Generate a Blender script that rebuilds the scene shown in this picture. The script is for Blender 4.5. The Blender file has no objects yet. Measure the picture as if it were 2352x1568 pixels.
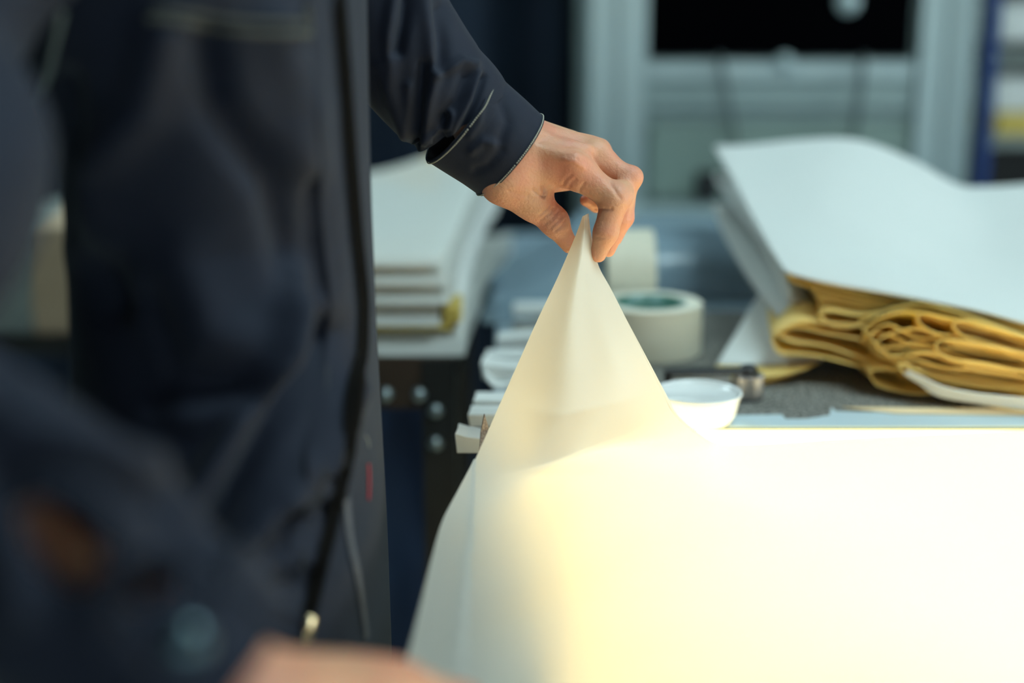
import bpy, math, random
import numpy as np
from mathutils import Vector, Matrix
from mathutils.bvhtree import BVHTree
random.seed(7); np.random.seed(7)
SC = bpy.context.scene
COL = SC.collection
R = math.radians

# ------------------------------------------------------------------ camera
CAMZ, PITCH, FPX = 1.31, R(14.0), 50/36*2352
cd = bpy.data.cameras.new('camera'); cam = bpy.data.objects.new('camera', cd); COL.objects.link(cam)
cam.location = (0, 0, CAMZ); cam.rotation_euler = (R(90)-PITCH, 0, 0)
cd.lens = 50; cd.sensor_width = 36; cd.clip_start = .02; cd.clip_end = 50
cd.dof.use_dof = True; cd.dof.focus_distance = 1.195; cd.dof.aperture_fstop = 1.4; cd.dof.aperture_blades = 0
SC.camera = cam
# ------------------------------------------------------------------ world, exposure
w = bpy.data.worlds.new('world'); SC.world = w; w.use_nodes = True
w.node_tree.nodes['Background'].inputs[0].default_value = (.55, .75, .85, 1)
w.node_tree.nodes['Background'].inputs[1].default_value = .02
SC.view_settings.view_transform = 'Standard'; SC.view_settings.look = 'None'
SC.view_settings.exposure = 0.0; SC.view_settings.gamma = 1.0; SC.view_settings.use_curve_mapping = False
# lights live in the ceiling fittings, the light table and added fill panes: strengths here
CEIL_W = 22.0; CEIL_C = (.72, .97, 1.0)
FILL_W = 6.0; FILL_C = (.78, .96, 1.0)  # fill panes, added to brighten the scene from out of view
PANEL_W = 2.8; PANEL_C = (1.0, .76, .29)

cP, sP = math.cos(PITCH), math.sin(PITCH)
def W(px, py, d):
    x = (px-1176)/FPX*d; y = (784-py)/FPX*d
    return Vector((x, d*cP+y*sP, CAMZ-d*sP+y*cP))
def ray(px, py): return W(px, py, 1.0)-Vector((0, 0, CAMZ))
def T(px, py, z=.9):
    r = ray(px, py); return Vector((0, 0, CAMZ))+r*((z-CAMZ)/r.z)
def PY(px, py, Y):
    r = ray(px, py); return Vector((0, 0, CAMZ))+r*(Y/r.y)
def topx(P):
    P = np.asarray(P, float); q = P-np.array([0, 0, CAMZ])
    d = q[:, 1]*cP-q[:, 2]*sP; u = q[:, 1]*sP+q[:, 2]*cP
    return np.stack([1176+FPX*q[:, 0]/d, 784-FPX*u/d], 1), d

# ------------------------------------------------------------------ materials
def mat(name, col, rough=.5, metal=0, col2=None, scale=20, detail=4, bump=0, bscale=None, sheen=0, coat=0,
        sss=0, emit=None, estr=0, spec=.5, trans=0, stretch=(1, 1, 1), contrast=.5):
    m = bpy.data.materials.new(name); m.use_nodes = True; nt = m.node_tree; N = nt.nodes; L = nt.links
    b = N['Principled BSDF']
    b.inputs['Base Color'].default_value = (*col, 1); b.inputs['Roughness'].default_value = rough
    b.inputs['Metallic'].default_value = metal; b.inputs['Specular IOR Level'].default_value = spec
    b.inputs['Sheen Weight'].default_value = sheen; b.inputs['Coat Weight'].default_value = coat
    if sss: 
        b.inputs['Subsurface Weight'].default_value = sss; b.inputs['Subsurface Radius'].default_value = (1, .35, .2)
        b.inputs['Subsurface Scale'].default_value = .006
    if emit: b.inputs['Emission Color'].default_value = (*emit, 1); b.inputs['Emission Strength'].default_value = estr
    tc = N.new('ShaderNodeTexCoord'); mp = N.new('ShaderNodeMapping'); L.new(tc.outputs['Object'], mp.inputs[0])
    mp.inputs['Scale'].default_value = stretch
    if col2:
        n = N.new('ShaderNodeTexNoise'); n.inputs['Scale'].default_value = scale; n.inputs['Detail'].default_value = detail
        L.new(mp.outputs[0], n.inputs[0])
        r = N.new('ShaderNodeValToRGB'); r.color_ramp.elements[0].position = .5-contrast/2; r.color_ramp.elements[1].position = .5+contrast/2
        r.color_ramp.elements[0].color = (*col, 1); r.color_ramp.elements[1].color = (*col2, 1)
        L.new(n.outputs[0], r.inputs[0]); L.new(r.outputs[0], b.inputs['Base Color'])
    if bump:
        n2 = N.new('ShaderNodeTexNoise'); n2.inputs['Scale'].default_value = bscale or scale*4; n2.inputs['Detail'].default_value = 3
        L.new(mp.outputs[0], n2.inputs[0]); bp = N.new('ShaderNodeBump'); bp.inputs['Strength'].default_value = bump
        bp.inputs['Distance'].default_value = .002
        L.new(n2.outputs[0], bp.inputs['Height']); L.new(bp.outputs[0], b.inputs['Normal'])
    if trans:
        t = N.new('ShaderNodeBsdfTranslucent'); t.inputs[0].default_value = (*col, 1)
        mx = N.new('ShaderNodeMixShader'); mx.inputs[0].default_value = trans
        L.new(b.outputs[0], mx.inputs[1]); L.new(t.outputs[0], mx.inputs[2])
        L.new(mx.outputs[0], N['Material Output'].inputs[0])
    return m
M = {}
M['navy'] = mat('navy_twill', (.011, .0145, .027), .7, col2=(.014, .0175, .031), scale=60, bump=.2, bscale=1400, sheen=.05, spec=.15)
M['thread'] = mat('pale_thread', (.38, .38, .32), .7, bump=.1)
M['darkthread'] = mat('olive_thread', (.05, .052, .045), .7, bump=.1)
M['skin'] = mat('skin', (.64, .33, .195), .5, col2=(.62, .25, .155), scale=38, detail=3, bump=.35, bscale=420, sss=.25, spec=.45, contrast=.35)
M['skin_dark'] = M['skin']
M['hair'] = mat('dark_hair', (.03, .02, .015), .5, bump=.6, bscale=300)
M['film'] = mat('film', (.85, .81, .735), .4, col2=(.84, .80, .725), scale=3, trans=.52, spec=.3)
M['foam'] = mat('white_foam', (.84, .85, .83), .6, col2=(.81, .83, .81), scale=8, bump=.15, bscale=500, spec=.2, trans=.25)
M['foamslab'] = mat('soft_white_foam', (.86, .87, .84), .6, col2=(.83, .85, .82), scale=8, bump=.15, bscale=500, spec=.2, trans=.4)
M['foamtan'] = mat('tan_liner', (.80, .58, .32), .7, col2=(.86, .66, .42), scale=15)
M['yellow'] = mat('yellow_paper', (.99, .76, .24), .5, col2=(1.0, .83, .36), scale=9, bump=.3, bscale=60, spec=.25, trans=.42)
M['mustard'] = mat('mustard_tape', (.55, .40, .08), .6, col2=(.62, .46, .1), scale=20)
M['mat'] = mat('speckled_mat', (.03, .03, .028), .8, col2=(.30, .29, .26), scale=300, detail=1, bump=.6, bscale=400, contrast=.2)
M['laminate'] = mat('blue_grey_laminate', (.22, .30, .36), .35, col2=(.26, .34, .40), scale=4)
M['enamel'] = mat('white_enamel', (.78, .79, .77), .35, col2=(.75, .77, .75), scale=5)
M['tape'] = mat('cream_tape', (.72, .68, .55), .55, col2=(.66, .62, .49), scale=30, stretch=(1, 1, 12))
M['tapeside'] = mat('tape_edge', (.82, .78, .66), .6, col2=(.74, .70, .58), scale=80)
M['core'] = mat('green_core', (.01, .13, .085), .5, col2=(.25, .40, .38), scale=45, detail=1, contrast=.25)
M['whiteplastic'] = mat('white_plastic', (.84, .85, .84), .25, col2=(.80, .82, .82), scale=10, coat=.5)
M['chrome'] = mat('steel', (.62, .58, .56), .28, 1, col2=(.55, .53, .52), scale=40)
M['black'] = mat('black_plastic', (.012, .012, .014), .45, col2=(.016, .016, .018), scale=30)
M['alu'] = mat('aluminium_profile', (.36, .44, .45), .42, .25, col2=(.40, .48, .48), scale=30, stretch=(1, 1, .05))
M['panel'] = mat('grey_panel', (.25, .32, .32), .5, col2=(.28, .35, .34), scale=5)
M['panelgreen'] = mat('green_grey_panel', (.24, .31, .275), .55, col2=(.21, .28, .25), scale=4)
M['screen'] = mat('black_glass', (.001, .001, .0015), .5, col2=(.0015, .0015, .002), scale=4, spec=.0)
M['bluepaint'] = mat('blue_paint', (.004, .03, .16), .4, col2=(.006, .04, .18), scale=9)
M['brownsteel'] = mat('bronze_brown_steel', (.07, .047, .035), .42, .5, col2=(.10, .065, .045), scale=14)
M['strap'] = mat('dark_grey_strap', (.07, .09, .09), .7, col2=(.09, .11, .11), scale=30)
M['blacksteel'] = mat('black_steel', (.018, .018, .018), .5, .3, col2=(.03, .03, .028), scale=18)
M['bolt'] = mat('zinc_bolt', (.40, .46, .48), .35, .8, col2=(.30, .35, .37), scale=60)
M['curtain'] = mat('dark_navy_curtain', (.004, .009, .022), .85, col2=(.008, .02, .045), scale=2.2, bump=.3, bscale=12)
M['floor'] = mat('grey_floor', (.46, .54, .54), .4, col2=(.52, .60, .59), scale=3, bump=.1, bscale=80)
M['wall'] = mat('dark_wall', (.012, .018, .028), .8, col2=(.018, .025, .036), scale=2)
M['ceiling'] = mat('dark_ceiling', (.05, .06, .07), .8, col2=(.06, .07, .08), scale=2)
M['bluecloth'] = mat('blue_cloth', (.018, .05, .14), .8, col2=(.010, .025, .07), scale=6, bump=.4, bscale=60)
M['green'] = mat('green_fabric', (.38, .46, .22), .8, col2=(.28, .36, .18), scale=14)
M['card'] = mat('cardboard', (.50, .37, .25), .8, col2=(.44, .32, .21), scale=20, bump=.2)
M['greyboard'] = mat('grey_board', (.22, .25, .24), .7, col2=(.25, .28, .26), scale=8)
M['bluepaper'] = mat('pale_blue_paper', (.45, .55, .60), .6, col2=(.50, .60, .64), scale=12)
M['brass'] = mat('zip_pull_brass', (.95, .78, .50), .22, 1, col2=(.9, .72, .45), scale=30)
M['zip'] = mat('zip_teeth', (.004, .0035, .0035), .9, .0, col2=(.006, .005, .004), scale=50, spec=.08)
M['webbing'] = mat('grey_webbing', (.16, .155, .17), .8, col2=(.06, .06, .07), scale=900, detail=1, contrast=.25, bump=.5, bscale=900)
M['red'] = mat('red_thread', (.5, .02, .03), .6, col2=(.45, .02, .03), scale=90)
M['snap'] = mat('snap_metal', (.10, .16, .19), .3, .8, col2=(.13, .19, .22), scale=60)
M['plastic'] = mat('blue_grey_plastic', (.26, .36, .43), .22, col2=(.30, .40, .47), scale=3, trans=.2)
M['lamp'] = mat('ceiling_lamp', (.8, .8, .8), .5, emit=CEIL_C, estr=CEIL_W)
M['fill_light'] = mat('fill_glow', (.8, .85, .88), .5, emit=FILL_C, estr=FILL_W)  # added fill light on the right wall
M['fill_light_dim'] = mat('fill_glow_dim', (.8, .85, .88), .5, emit=FILL_C, estr=FILL_W*.4)  # weaker added fill light behind the camera
M['housing'] = mat('lamp_housing', (.35, .37, .38), .5, col2=(.38, .4, .4), scale=9)
M['brownspeck'] = mat('speckled_brown', (.14, .10, .08), .6, col2=(.30, .24, .20), scale=500, contrast=.3)

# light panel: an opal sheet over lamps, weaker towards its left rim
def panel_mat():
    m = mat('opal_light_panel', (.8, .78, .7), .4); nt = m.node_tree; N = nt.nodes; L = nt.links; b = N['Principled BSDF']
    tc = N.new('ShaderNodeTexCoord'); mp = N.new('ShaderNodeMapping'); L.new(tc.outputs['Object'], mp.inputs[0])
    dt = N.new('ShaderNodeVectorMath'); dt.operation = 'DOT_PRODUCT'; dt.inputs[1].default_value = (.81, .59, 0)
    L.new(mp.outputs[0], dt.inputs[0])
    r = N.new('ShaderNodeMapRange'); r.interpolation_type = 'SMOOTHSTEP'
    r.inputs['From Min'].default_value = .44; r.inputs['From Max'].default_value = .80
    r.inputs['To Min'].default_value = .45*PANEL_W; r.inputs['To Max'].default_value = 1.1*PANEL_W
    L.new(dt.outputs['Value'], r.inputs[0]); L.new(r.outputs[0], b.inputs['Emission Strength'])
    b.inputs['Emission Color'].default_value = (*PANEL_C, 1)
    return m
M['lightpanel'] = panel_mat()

# ------------------------------------------------------------------ object helpers
def obj(name, me, m=None, parent=None, smooth=True):
    o = bpy.data.objects.new(name, me); COL.objects.link(o)
    if m: 
        if not me.materials: me.materials.append(M[m] if isinstance(m, str) else m)
    if smooth and len(me.polygons): me.polygons.foreach_set('use_smooth', [True]*len(me.polygons))
    if parent:
        o.parent = parent; o.matrix_parent_inverse = Matrix.Translation(-parent.location) if not parent.parent else Matrix.Identity(4)
    return o
def tag(o, label, cat, group=None, kind=None):
    o['label'] = label; o['category'] = cat
    if group: o['group'] = group
    if kind: o['kind'] = kind
    return o
def empty(name, loc, label, cat, group=None):
    o = bpy.data.objects.new(name, None); COL.objects.link(o); o.location = loc; o.empty_display_size = .05
    bpy.context.view_layer.update()
    return tag(o, label, cat, group)
def struct(o): o['kind'] = 'structure'; return o
class MB:
    def __init__(s): s.v = []; s.f = []; s.mi = []
    def add(s, vs, fs, mi=0):
        n = len(s.v); s.v += [tuple(v) for v in vs]; s.f += [tuple(i+n for i in f) for f in fs]; s.mi += [mi]*len(fs); return s
    def box(s, lo, hi, bev=0, mi=0):
        x0, y0, z0 = lo; x1, y1, z1 = hi
        if bev <= 0:
            return s.add([(x0,y0,z0),(x1,y0,z0),(x1,y1,z0),(x0,y1,z0),(x0,y0,z1),(x1,y0,z1),(x1,y1,z1),(x0,y1,z1)],
                     [(0,3,2,1),(4,5,6,7),(0,1,5,4),(1,2,6,5),(2,3,7,6),(3,0,4,7)], mi)
        b = bev; vs = []; fs = []
        def sx(i, v): return v
        import itertools
        idx = {}
        for ax in range(3):
            for c in itertools.product((0, 1), repeat=3):
                p = [(x0, x1)[c[0]], (y0, y1)[c[1]], (z0, z1)[c[2]]]
                for k in range(3):
                    if k != ax: p[k] += b if c[k] == 0 else -b
                idx[(ax, c)] = len(vs); vs.append(p)
        for ax in range(3):
            o1, o2 = [k for k in range(3) if k != ax]
            for side in (0, 1):
                q = []
                for (a, bb) in ((0, 0), (1, 0), (1, 1), (0, 1)):
                    c = [0]*3; c[ax] = side; c[o1] = a; c[o2] = bb; q.append(idx[(ax, tuple(c))])
                fs.append(q)
        for ax in range(3):   # edges along ax
            o1, o2 = [k for k in range(3) if k != ax]
            for a in (0, 1):
                for bb in (0, 1):
                    c0 = [0]*3; c0[o1] = a; c0[o2] = bb; c1 = list(c0); c1[ax] = 1
                    fs.append([idx[(o1, tuple(c0))], idx[(o1, tuple(c1))], idx[(o2, tuple(c1))], idx[(o2, tuple(c0))]])
        for c in itertools.product((0, 1), repeat=3): fs.append([idx[(0, c)], idx[(1, c)], idx[(2, c)]])
        return s.add(vs, fs, mi)
    def tube(s, pts, rad, n=12, cap=True, closed=False, mi=0, flat=1.0):
        pts = [Vector(p) for p in pts]; k = len(pts)
        if not hasattr(rad, '__len__'): rad = [rad]*k
        up = None; rings = []
        for i, p in enumerate(pts):
            t = (pts[min(i+1, k-1)]-pts[max(i-1, 0)]) if not closed else (pts[(i+1) % k]-pts[i-1])
            t.normalize()
            if up is None: up = Vector((0, 0, 1)) if abs(t.z) < .9 else Vector((1, 0, 0))
            a = (up-t*up.dot(t)).normalized(); up = a; b = t.cross(a)
            rings.append([p+(a*math.cos(2*math.pi*j/n)*flat+b*math.sin(2*math.pi*j/n))*rad[i] for j in range(n)])
        vs = [q for r_ in rings for q in r_]; fs = []
        for i in range(k if closed else k-1):
            for j in range(n):
                i2 = (i+1) % k; fs.append((i*n+j, i*n+(j+1) % n, i2*n+(j+1) % n, i2*n+j))
        if cap and not closed: fs.append(tuple(range(n))[::-1]); fs.append(tuple((k-1)*n+j for j in range(n)))
        return s.add(vs, fs, mi)
    def lathe(s, prof, c=(0, 0, 0), n=48, axis='z', closed=False, mi=0):
        vs = []; fs = []; k = len(prof)
        for (r_, h) in prof:
            for j in range(n):
                a = 2*math.pi*j/n; p = (r_*math.cos(a), r_*math.sin(a), h)
                if axis == 'x': p = (p[2], p[0], p[1])
                if axis == 'y': p = (p[0], p[2], p[1])
                vs.append((c[0]+p[0], c[1]+p[1], c[2]+p[2]))
        for i in range(k if closed else k-1):
            i2 = (i+1) % k
            for j in range(n): fs.append((i*n+j, i*n+(j+1) % n, i2*n+(j+1) % n, i2*n+j))
        return s.add(vs, fs, mi)
    def grid(s, G, mi=0, closed=False):
        nu = len(G); nv = len(G[0]); vs = [p for row in G for p in row]; fs = []
        for i in range(nu-1 if not closed else nu):
            for j in range(nv-1):
                i2 = (i+1) % nu; fs.append((i*nv+j, i2*nv+j, i2*nv+j+1, i*nv+j+1))
        return s.add(vs, fs, mi)
    def mesh(s, name):
        me = bpy.data.meshes.new(name); me.from_pydata([tuple(v) for v in s.v], [], s.f); me.validate(); me.update()
        return me
    def build(s, name, m, parent=None, smooth=False, extra=()):
        me = s.mesh(name); me.materials.append(M[m] if isinstance(m, str) else m)
        for e in extra: me.materials.append(M[e])
        if extra and len(me.polygons) == len(s.mi): me.polygons.foreach_set('material_index', s.mi)
        import bmesh
        bm = bmesh.new(); bm.from_mesh(me); bmesh.ops.recalc_face_normals(bm, faces=bm.faces); bm.to_mesh(me); bm.free()
        return obj(name, me, None, parent, smooth)
def autosmooth(o, ang=40):
    md = o.modifiers.new('edge', 'EDGE_SPLIT'); md.split_angle = R(ang); return o
def thick(o, t, off=0):
    md = o.modifiers.new('solid', 'SOLIDIFY'); md.thickness = t; md.offset = off; return o
def subd(o, l=1):
    md = o.modifiers.new('sub', 'SUBSURF'); md.levels = l; md.render_levels = l; return o
def crom(pts, n):
    """Catmull-Rom resample to n points, chord parameter"""
    P = np.array([list(p) for p in pts], float); k = len(P)
    if k == 2: return [P[0]+(P[1]-P[0])*t for t in np.linspace(0, 1, n)]
    E = np.vstack([2*P[0]-P[1], P, 2*P[-1]-P[-2]]); out = []
    dl = np.linalg.norm(np.diff(P[:, :], axis=0), axis=1); cum = np.r_[0, np.cumsum(dl)]
    for t in np.linspace(0, cum[-1], n):
        i = min(int(np.searchsorted(cum, t, 'right'))-1, k-2); u = (t-cum[i])/max(dl[i], 1e-9)
        a, b, c, d = E[i], E[i+1], E[i+2], E[i+3]
        out.append(.5*((2*b)+(-a+c)*u+(2*a-5*b+4*c-d)*u*u+(-a+3*b-3*c+d)*u**3))
    return out
def loft(rows, nu, nv):
    """rows of control points -> smooth grid"""
    A = [crom(r_, nv) for r_ in rows]
    cols = [crom([A[i][j] for i in range(len(A))], nu) for j in range(nv)]
    return [[Vector(cols[j][i]) for j in range(nv)] for i in range(nu)]
def pdist(pt, poly):
    """distance of 2D points to a polyline, and param"""
    best = np.full(len(pt), 1e9)
    for a, b in zip(poly[:-1], poly[1:]):
        a = np.array(a, float); b = np.array(b, float); ab = b-a
        t = np.clip(((pt-a)@ab)/(ab@ab), 0, 1); d = np.linalg.norm(pt-(a+t[:, None]*ab), axis=1)
        best = np.minimum(best, d)
    return best
def folds(me, ridges, facing=True):
    """push cloth vertices in or out along crease lines"""
    n = len(me.vertices); co = np.empty(n*3); me.vertices.foreach_get('co', co); co = co.reshape(-1, 3)
    no = np.array([v.normal[:] for v in me.vertices]); px, d = topx(co)
    view = co-np.array([0, 0, CAMZ]); f = np.ones(n)
    if facing:
        cs = -(view*no).sum(1)/np.linalg.norm(view, axis=1); f = np.clip((cs+.15)*2.2, 0, 1)
    disp = np.zeros(n)
    for poly, wd, amp in ridges:
        disp += amp*np.exp(-(pdist(px, poly)/wd)**2)
    co += no*(disp*f)[:, None]; me.vertices.foreach_set('co', co.ravel()); me.update()

# ------------------------------------------------------------------ implicit body: smooth union of tapered capsules -> surface nets
def cone_sdf(P, a, b, ra, rb):
    a = np.array(a[:]); b = np.array(b[:]); ab = b-a; L2 = ab@ab+1e-12
    t = np.clip(((P-a)@ab)/L2, 0, 1); d = np.linalg.norm(P-(a+t[..., None]*ab), axis=-1)
    return d-(ra+(rb-ra)*t)
def smin(a, b, k):
    h = np.clip(.5+.5*(b-a)/k, 0, 1); return b*(1-h)+a*h-k*h*(1-h)
def nets(F, org, h):
    nx, ny, nz = F.shape
    ins = F < 0
    c = [(i, j, k) for i in (0, 1) for j in (0, 1) for k in (0, 1)]
    def sub(A, o): return A[o[0]:nx-1+o[0], o[1]:ny-1+o[1], o[2]:nz-1+o[2]]
    cnt = sum(sub(ins, o).astype(int) for o in c); act = (cnt > 0) & (cnt < 8)
    ids = -np.ones(act.shape, int); ids[act] = np.arange(act.sum()); idx = np.argwhere(act)
    acc = np.zeros((len(idx), 3)); num = np.zeros(len(idx))
    for p in c:
        for ax in range(3):
            if p[ax] == 1: continue
            q = list(p); q[ax] = 1
            fa = F[idx[:, 0]+p[0], idx[:, 1]+p[1], idx[:, 2]+p[2]]; fb = F[idx[:, 0]+q[0], idx[:, 1]+q[1], idx[:, 2]+q[2]]
            m = (fa < 0) != (fb < 0); t = np.where(m, fa/np.where(m, fa-fb, 1), 0)
            pos = np.array(p, float)[None].repeat(len(idx), 0); pos[:, ax] = t
            acc[m] += pos[m]; num[m] += 1
    V = (idx+acc/num[:, None])*h+org; faces = []
    for ax in range(3):
        o1, o2 = [(1, 2), (2, 0), (0, 1)][ax]
        sl0 = [slice(1, n-1) for n in F.shape]; sl0[ax] = slice(0, F.shape[ax]-1)
        sl1 = list(sl0); sl1[ax] = slice(1, F.shape[ax])
        a = ins[tuple(sl0)]; b = ins[tuple(sl1)]; e = np.argwhere(a != b)
        s = a[tuple(e.T)]; off = np.ones(3, int); off[ax] = 0; e = e+off
        def g(d1, d2):
            q = e.copy(); q[:, o1] += d1; q[:, o2] += d2; return ids[tuple(q.T)]
        Q = np.stack([g(-1, -1), g(0, -1), g(0, 0), g(-1, 0)], 1); Q[~s] = Q[~s][:, ::-1]; faces.append(Q)
    return V, np.vstack(faces)
def implicit(prims, h, pad=.012, post=None):
    """prims: (a, b, ra, rb, k)"""
    pts = np.array([list(p[0])+list(p[1]) for p in prims]).reshape(-1, 3); rm = max(max(p[2], p[3]) for p in prims)
    lo = pts.min(0)-rm-pad; hi = pts.max(0)+rm+pad; n = np.ceil((hi-lo)/h).astype(int)+1
    ax = [lo[i]+np.arange(n[i])*h for i in range(3)]
    F = np.full(tuple(n), .05)
    for a, b, ra, rb, k in prims:
        A = np.array([list(a), list(b)]); r_ = max(ra, rb)+.03
        s = []
        for i in range(3):
            i0 = max(int((A[:, i].min()-r_-lo[i])/h), 0); i1 = min(int((A[:, i].max()+r_-lo[i])/h)+2, n[i]); s.append(slice(i0, i1))
        G = np.stack(np.meshgrid(ax[0][s[0]], ax[1][s[1]], ax[2][s[2]], indexing='ij'), -1)
        D = cone_sdf(G, a, b, ra, rb); s = tuple(s)
        F[s] = smin(F[s], D, k)
    return nets(F, lo, h)

# ================================================================== ROOM
def plane_box(name, lo, hi, m): return struct(MB().box(lo, hi).build(name, m))
plane_box('floor', (-3, -1.6, -.06), (3.4, 3.7, 0), 'floor')
plane_box('ceiling', (-3, -1.6, 2.8), (3.4, 3.7, 2.86), 'ceiling')
plane_box('wall_left', (-3.06, -1.6, 0), (-3, 3.7, 2.8), 'wall')
WY0, WY1, WZ0, WZ1 = .2, 2.3, .95, 2.35
struct(MB().box((3.4, -1.6, 0), (3.46, 3.7, WZ0)).box((3.4, -1.6, WZ1), (3.46, 3.7, 2.8)).box((3.4, -1.6, WZ0), (3.46, WY0, WZ1)).box((3.4, WY1, WZ0), (3.46, 3.7, WZ1)).build('wall_right', 'wall'))
wn = struct(MB().box((3.41, WY0, WZ0), (3.45, WY0+.05, WZ1)).box((3.41, WY1-.05, WZ0), (3.45, WY1, WZ1)).box((3.41, WY0+.05, WZ0), (3.45, WY1-.05, WZ0+.05)).box((3.41, WY0+.05, WZ1-.05), (3.45, WY1-.05, WZ1)).box((3.41, 1.23, WZ0+.05), (3.45, 1.28, WZ1-.05)).build('fill_light_frame_1', 'alu'))  # unseen frame, added to hold the side fill light
MB().box((3.425, WY0+.05, WZ0+.05), (3.435, WY1-.05, WZ1-.05)).build('fill_light_pane', 'fill_light', wn)  # added glowing pane, brightens the scene from the right
struct(MB().box((-3, -1.66, 0), (3.4, -1.6, .55)).box((-3, -1.66, 1.75), (3.4, -1.6, 2.8)).box((-3, -1.66, .55), (-.1, -1.6, 1.75)).box((2.7, -1.66, .55), (3.4, -1.6, 1.75)).build('wall_front', 'wall'))
wn = struct(MB().box((-.1, -1.65, .55), (-.05, -1.61, 1.75)).box((2.65, -1.65, .55), (2.7, -1.61, 1.75)).box((-.05, -1.65, .55), (2.65, -1.61, .6)).box((-.05, -1.65, 1.7), (2.65, -1.61, 1.75)).box((1.28, -1.65, .6), (1.32, -1.61, 1.7)).build('fill_light_frame_2', 'alu'))  # unseen frame behind the camera, added for the frontal fill light
MB().box((-.05, -1.635, .6), (2.65, -1.625, 1.7)).build('fill_light_pane', 'fill_light_dim', wn)  # added glowing pane, brightens the faces turned to the camera
plane_box('wall_back', (-3, 3.7, 0), (3.4, 3.76, 2.8), 'wall')

def ceiling_light(x, y, sx, sy, label, ry=0):
    t = empty('ceiling_light', (x, y, 2.8), label, 'ceiling light')
    f = MB().box((x-sx-.03, y-sy-.03, 2.74), (x+sx+.03, y+sy+.03, 2.8), .005).build('housing', 'housing', t)
    MB().box((x-sx, y-sy, 2.732), (x+sx, y+sy, 2.741)).build('diffuser', 'lamp', t)
ceiling_light(.85, .95, .4, .28, 'square ceiling light above the work table, nearest the machine')
ceiling_light(-.9, 2.7, .45, .2, 'long ceiling light over the left rack')

# ================================================================== CURTAIN behind
G = []
for i in range(160):
    x = -2.6+i*(2.72)/159
    off = .035*math.sin(x*21)+.02*math.sin(x*47+1)
    G.append([Vector((x, 3.15+off*(.6+.4*z/2.6), z)) for z in np.linspace(.02, 2.7, 12)])
o = MB().grid(G).build('curtain', 'curtain', None, True); thick(o, .004)
tag(o, 'very dark navy hanging curtain behind the hand and sleeve', 'curtain')

# ================================================================== WORK TABLE
TX0, TX1, TY0, TY1, TZ = -.02, 1.75, .25, 2.42, .9
tb = empty('work_table', ((TX0+TX1)/2, 1.3, 0), 'long work table with blue-grey top and inset light panel under the film', 'table')
PX0, PX1, PY0, PY1 = .03, .95, .62, T(2000, 985).y
m_ = MB()
m_.box((TX0, PY1+.004, TZ-.03), (TX1, TY1, TZ), .002)
m2_ = MB(); m2_.box((TX0, TY0, TZ-.03), (PX0-.004, PY1+.004, TZ), .002)
m2_.box((PX1+.004, TY0, TZ-.03), (TX1, PY1+.004, TZ), .002)
m2_.box((PX0-.004, TY0, TZ-.03), (PX1+.004, PY0-.004, TZ), .002)
m_.build('tabletop', 'laminate', tb); m2_.build('panel_surround', 'enamel', tb)['label'] = 'white enamel surround of the light panel'
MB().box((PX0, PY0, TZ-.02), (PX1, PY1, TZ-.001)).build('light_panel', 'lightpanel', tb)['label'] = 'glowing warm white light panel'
MB().box((TX0, TY0, TZ-.09), (TX0+.02, TY1, TZ-.031), .002).box((TX1-.02, TY0, TZ-.09), (TX1, TY1, TZ-.031), .002)\
    .box((TX0+.02, TY0, TZ-.09), (TX1-.02, TY0+.02, TZ-.031), .002).box((TX0+.02, TY1-.02, TZ-.09), (TX1-.02, TY1, TZ-.031), .002).build('apron', 'blacksteel', tb)
for x in (TX0+.05, TX1-.09):
    for y in (TY0+.03, TY1-.07):
        MB().box((x, y, 0), (x+.04, y+.04, TZ-.09), .003).build('leg', 'blacksteel', tb)

# speckled mat on the table
a = T(1180, 1000); mt = MB().box((.0, PY1+.02, TZ), (1.3, 1.80, TZ+.003), .001).build('rubber_mat', 'mat')
tag(mt, 'dark speckled rubber mat under the tape rolls and yellow bundle', 'mat')

# ================================================================== MACHINE CABINET
MY = 2.62
mc = empty('machine_cabinet', (.48, MY+.3, 0), 'grey aluminium framed machine cabinet with a black screen', 'machine')
def mbox(px0, py0, px1, py1, y0, y1, bev=.003, zlo=None, zhi=None, Y=MY):
    p = PY(px0, py1, Y); q = PY(px1, py0, Y)
    return ((p.x, y0, p.z if zlo is None else zlo), (q.x, y1, q.z if zhi is None else zhi)), bev
def part(name, m, args, **k):
    (lo, hi), b = args; return MB().box(lo, hi, b).build(name, m, mc, **k)
xl, xr = PY(1352, 300, MY).x, PY(2228, 300, MY).x
(MB().box((xl+.004, MY+.03, .08), (xr-.004, MY+.62, 2.0), .004)).build('housing', 'panel', mc)
# side profiles with grooves
for (a_, b_) in ((1352, 1482), (2100, 2228)):
    x0, x1 = PY(a_, 250, MY).x, PY(b_, 250, MY).x; w_ = x1-x0
    q = MB()
    for (f0, f1, dy) in ((0, .42, 0), (.42, .5, .012), (.5, 1, .002)):
        q.box((x0+w_*f0, MY-.012+dy, .02), (x0+w_*f1, MY+.032, 2.0), .0015)
    q.build('frame_post', 'alu', mc)
zs = PY(1700, 138, MY).z
part('crossbar', 'alu', mbox(1484, 140, 2098, 185, MY-.01, MY+.03))
part('fascia', 'panel', mbox(1484, 188, 2098, 254, MY-.004, MY+.03))
part('door_rail', 'panel', mbox(1484, 258, 2098, 280, MY+.004, MY+.03))
p = PY(1486, 458, MY); q = PY(2096, 283, MY)
MB().box((p.x, MY, p.z-.0), (q.x, MY+.03, q.z), .006).build('door_panel', 'panelgreen', mc)
p2 = PY(1486, 470, MY)
MB().box((p.x, MY+.005, .1), (q.x, MY+.03, p.z-.004), .006).build('lower_panel', 'panel', mc)
lt = part('latch', 'black', mbox(1596, 392, 1650, 458, MY-.018, MY+.002, .006))
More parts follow.
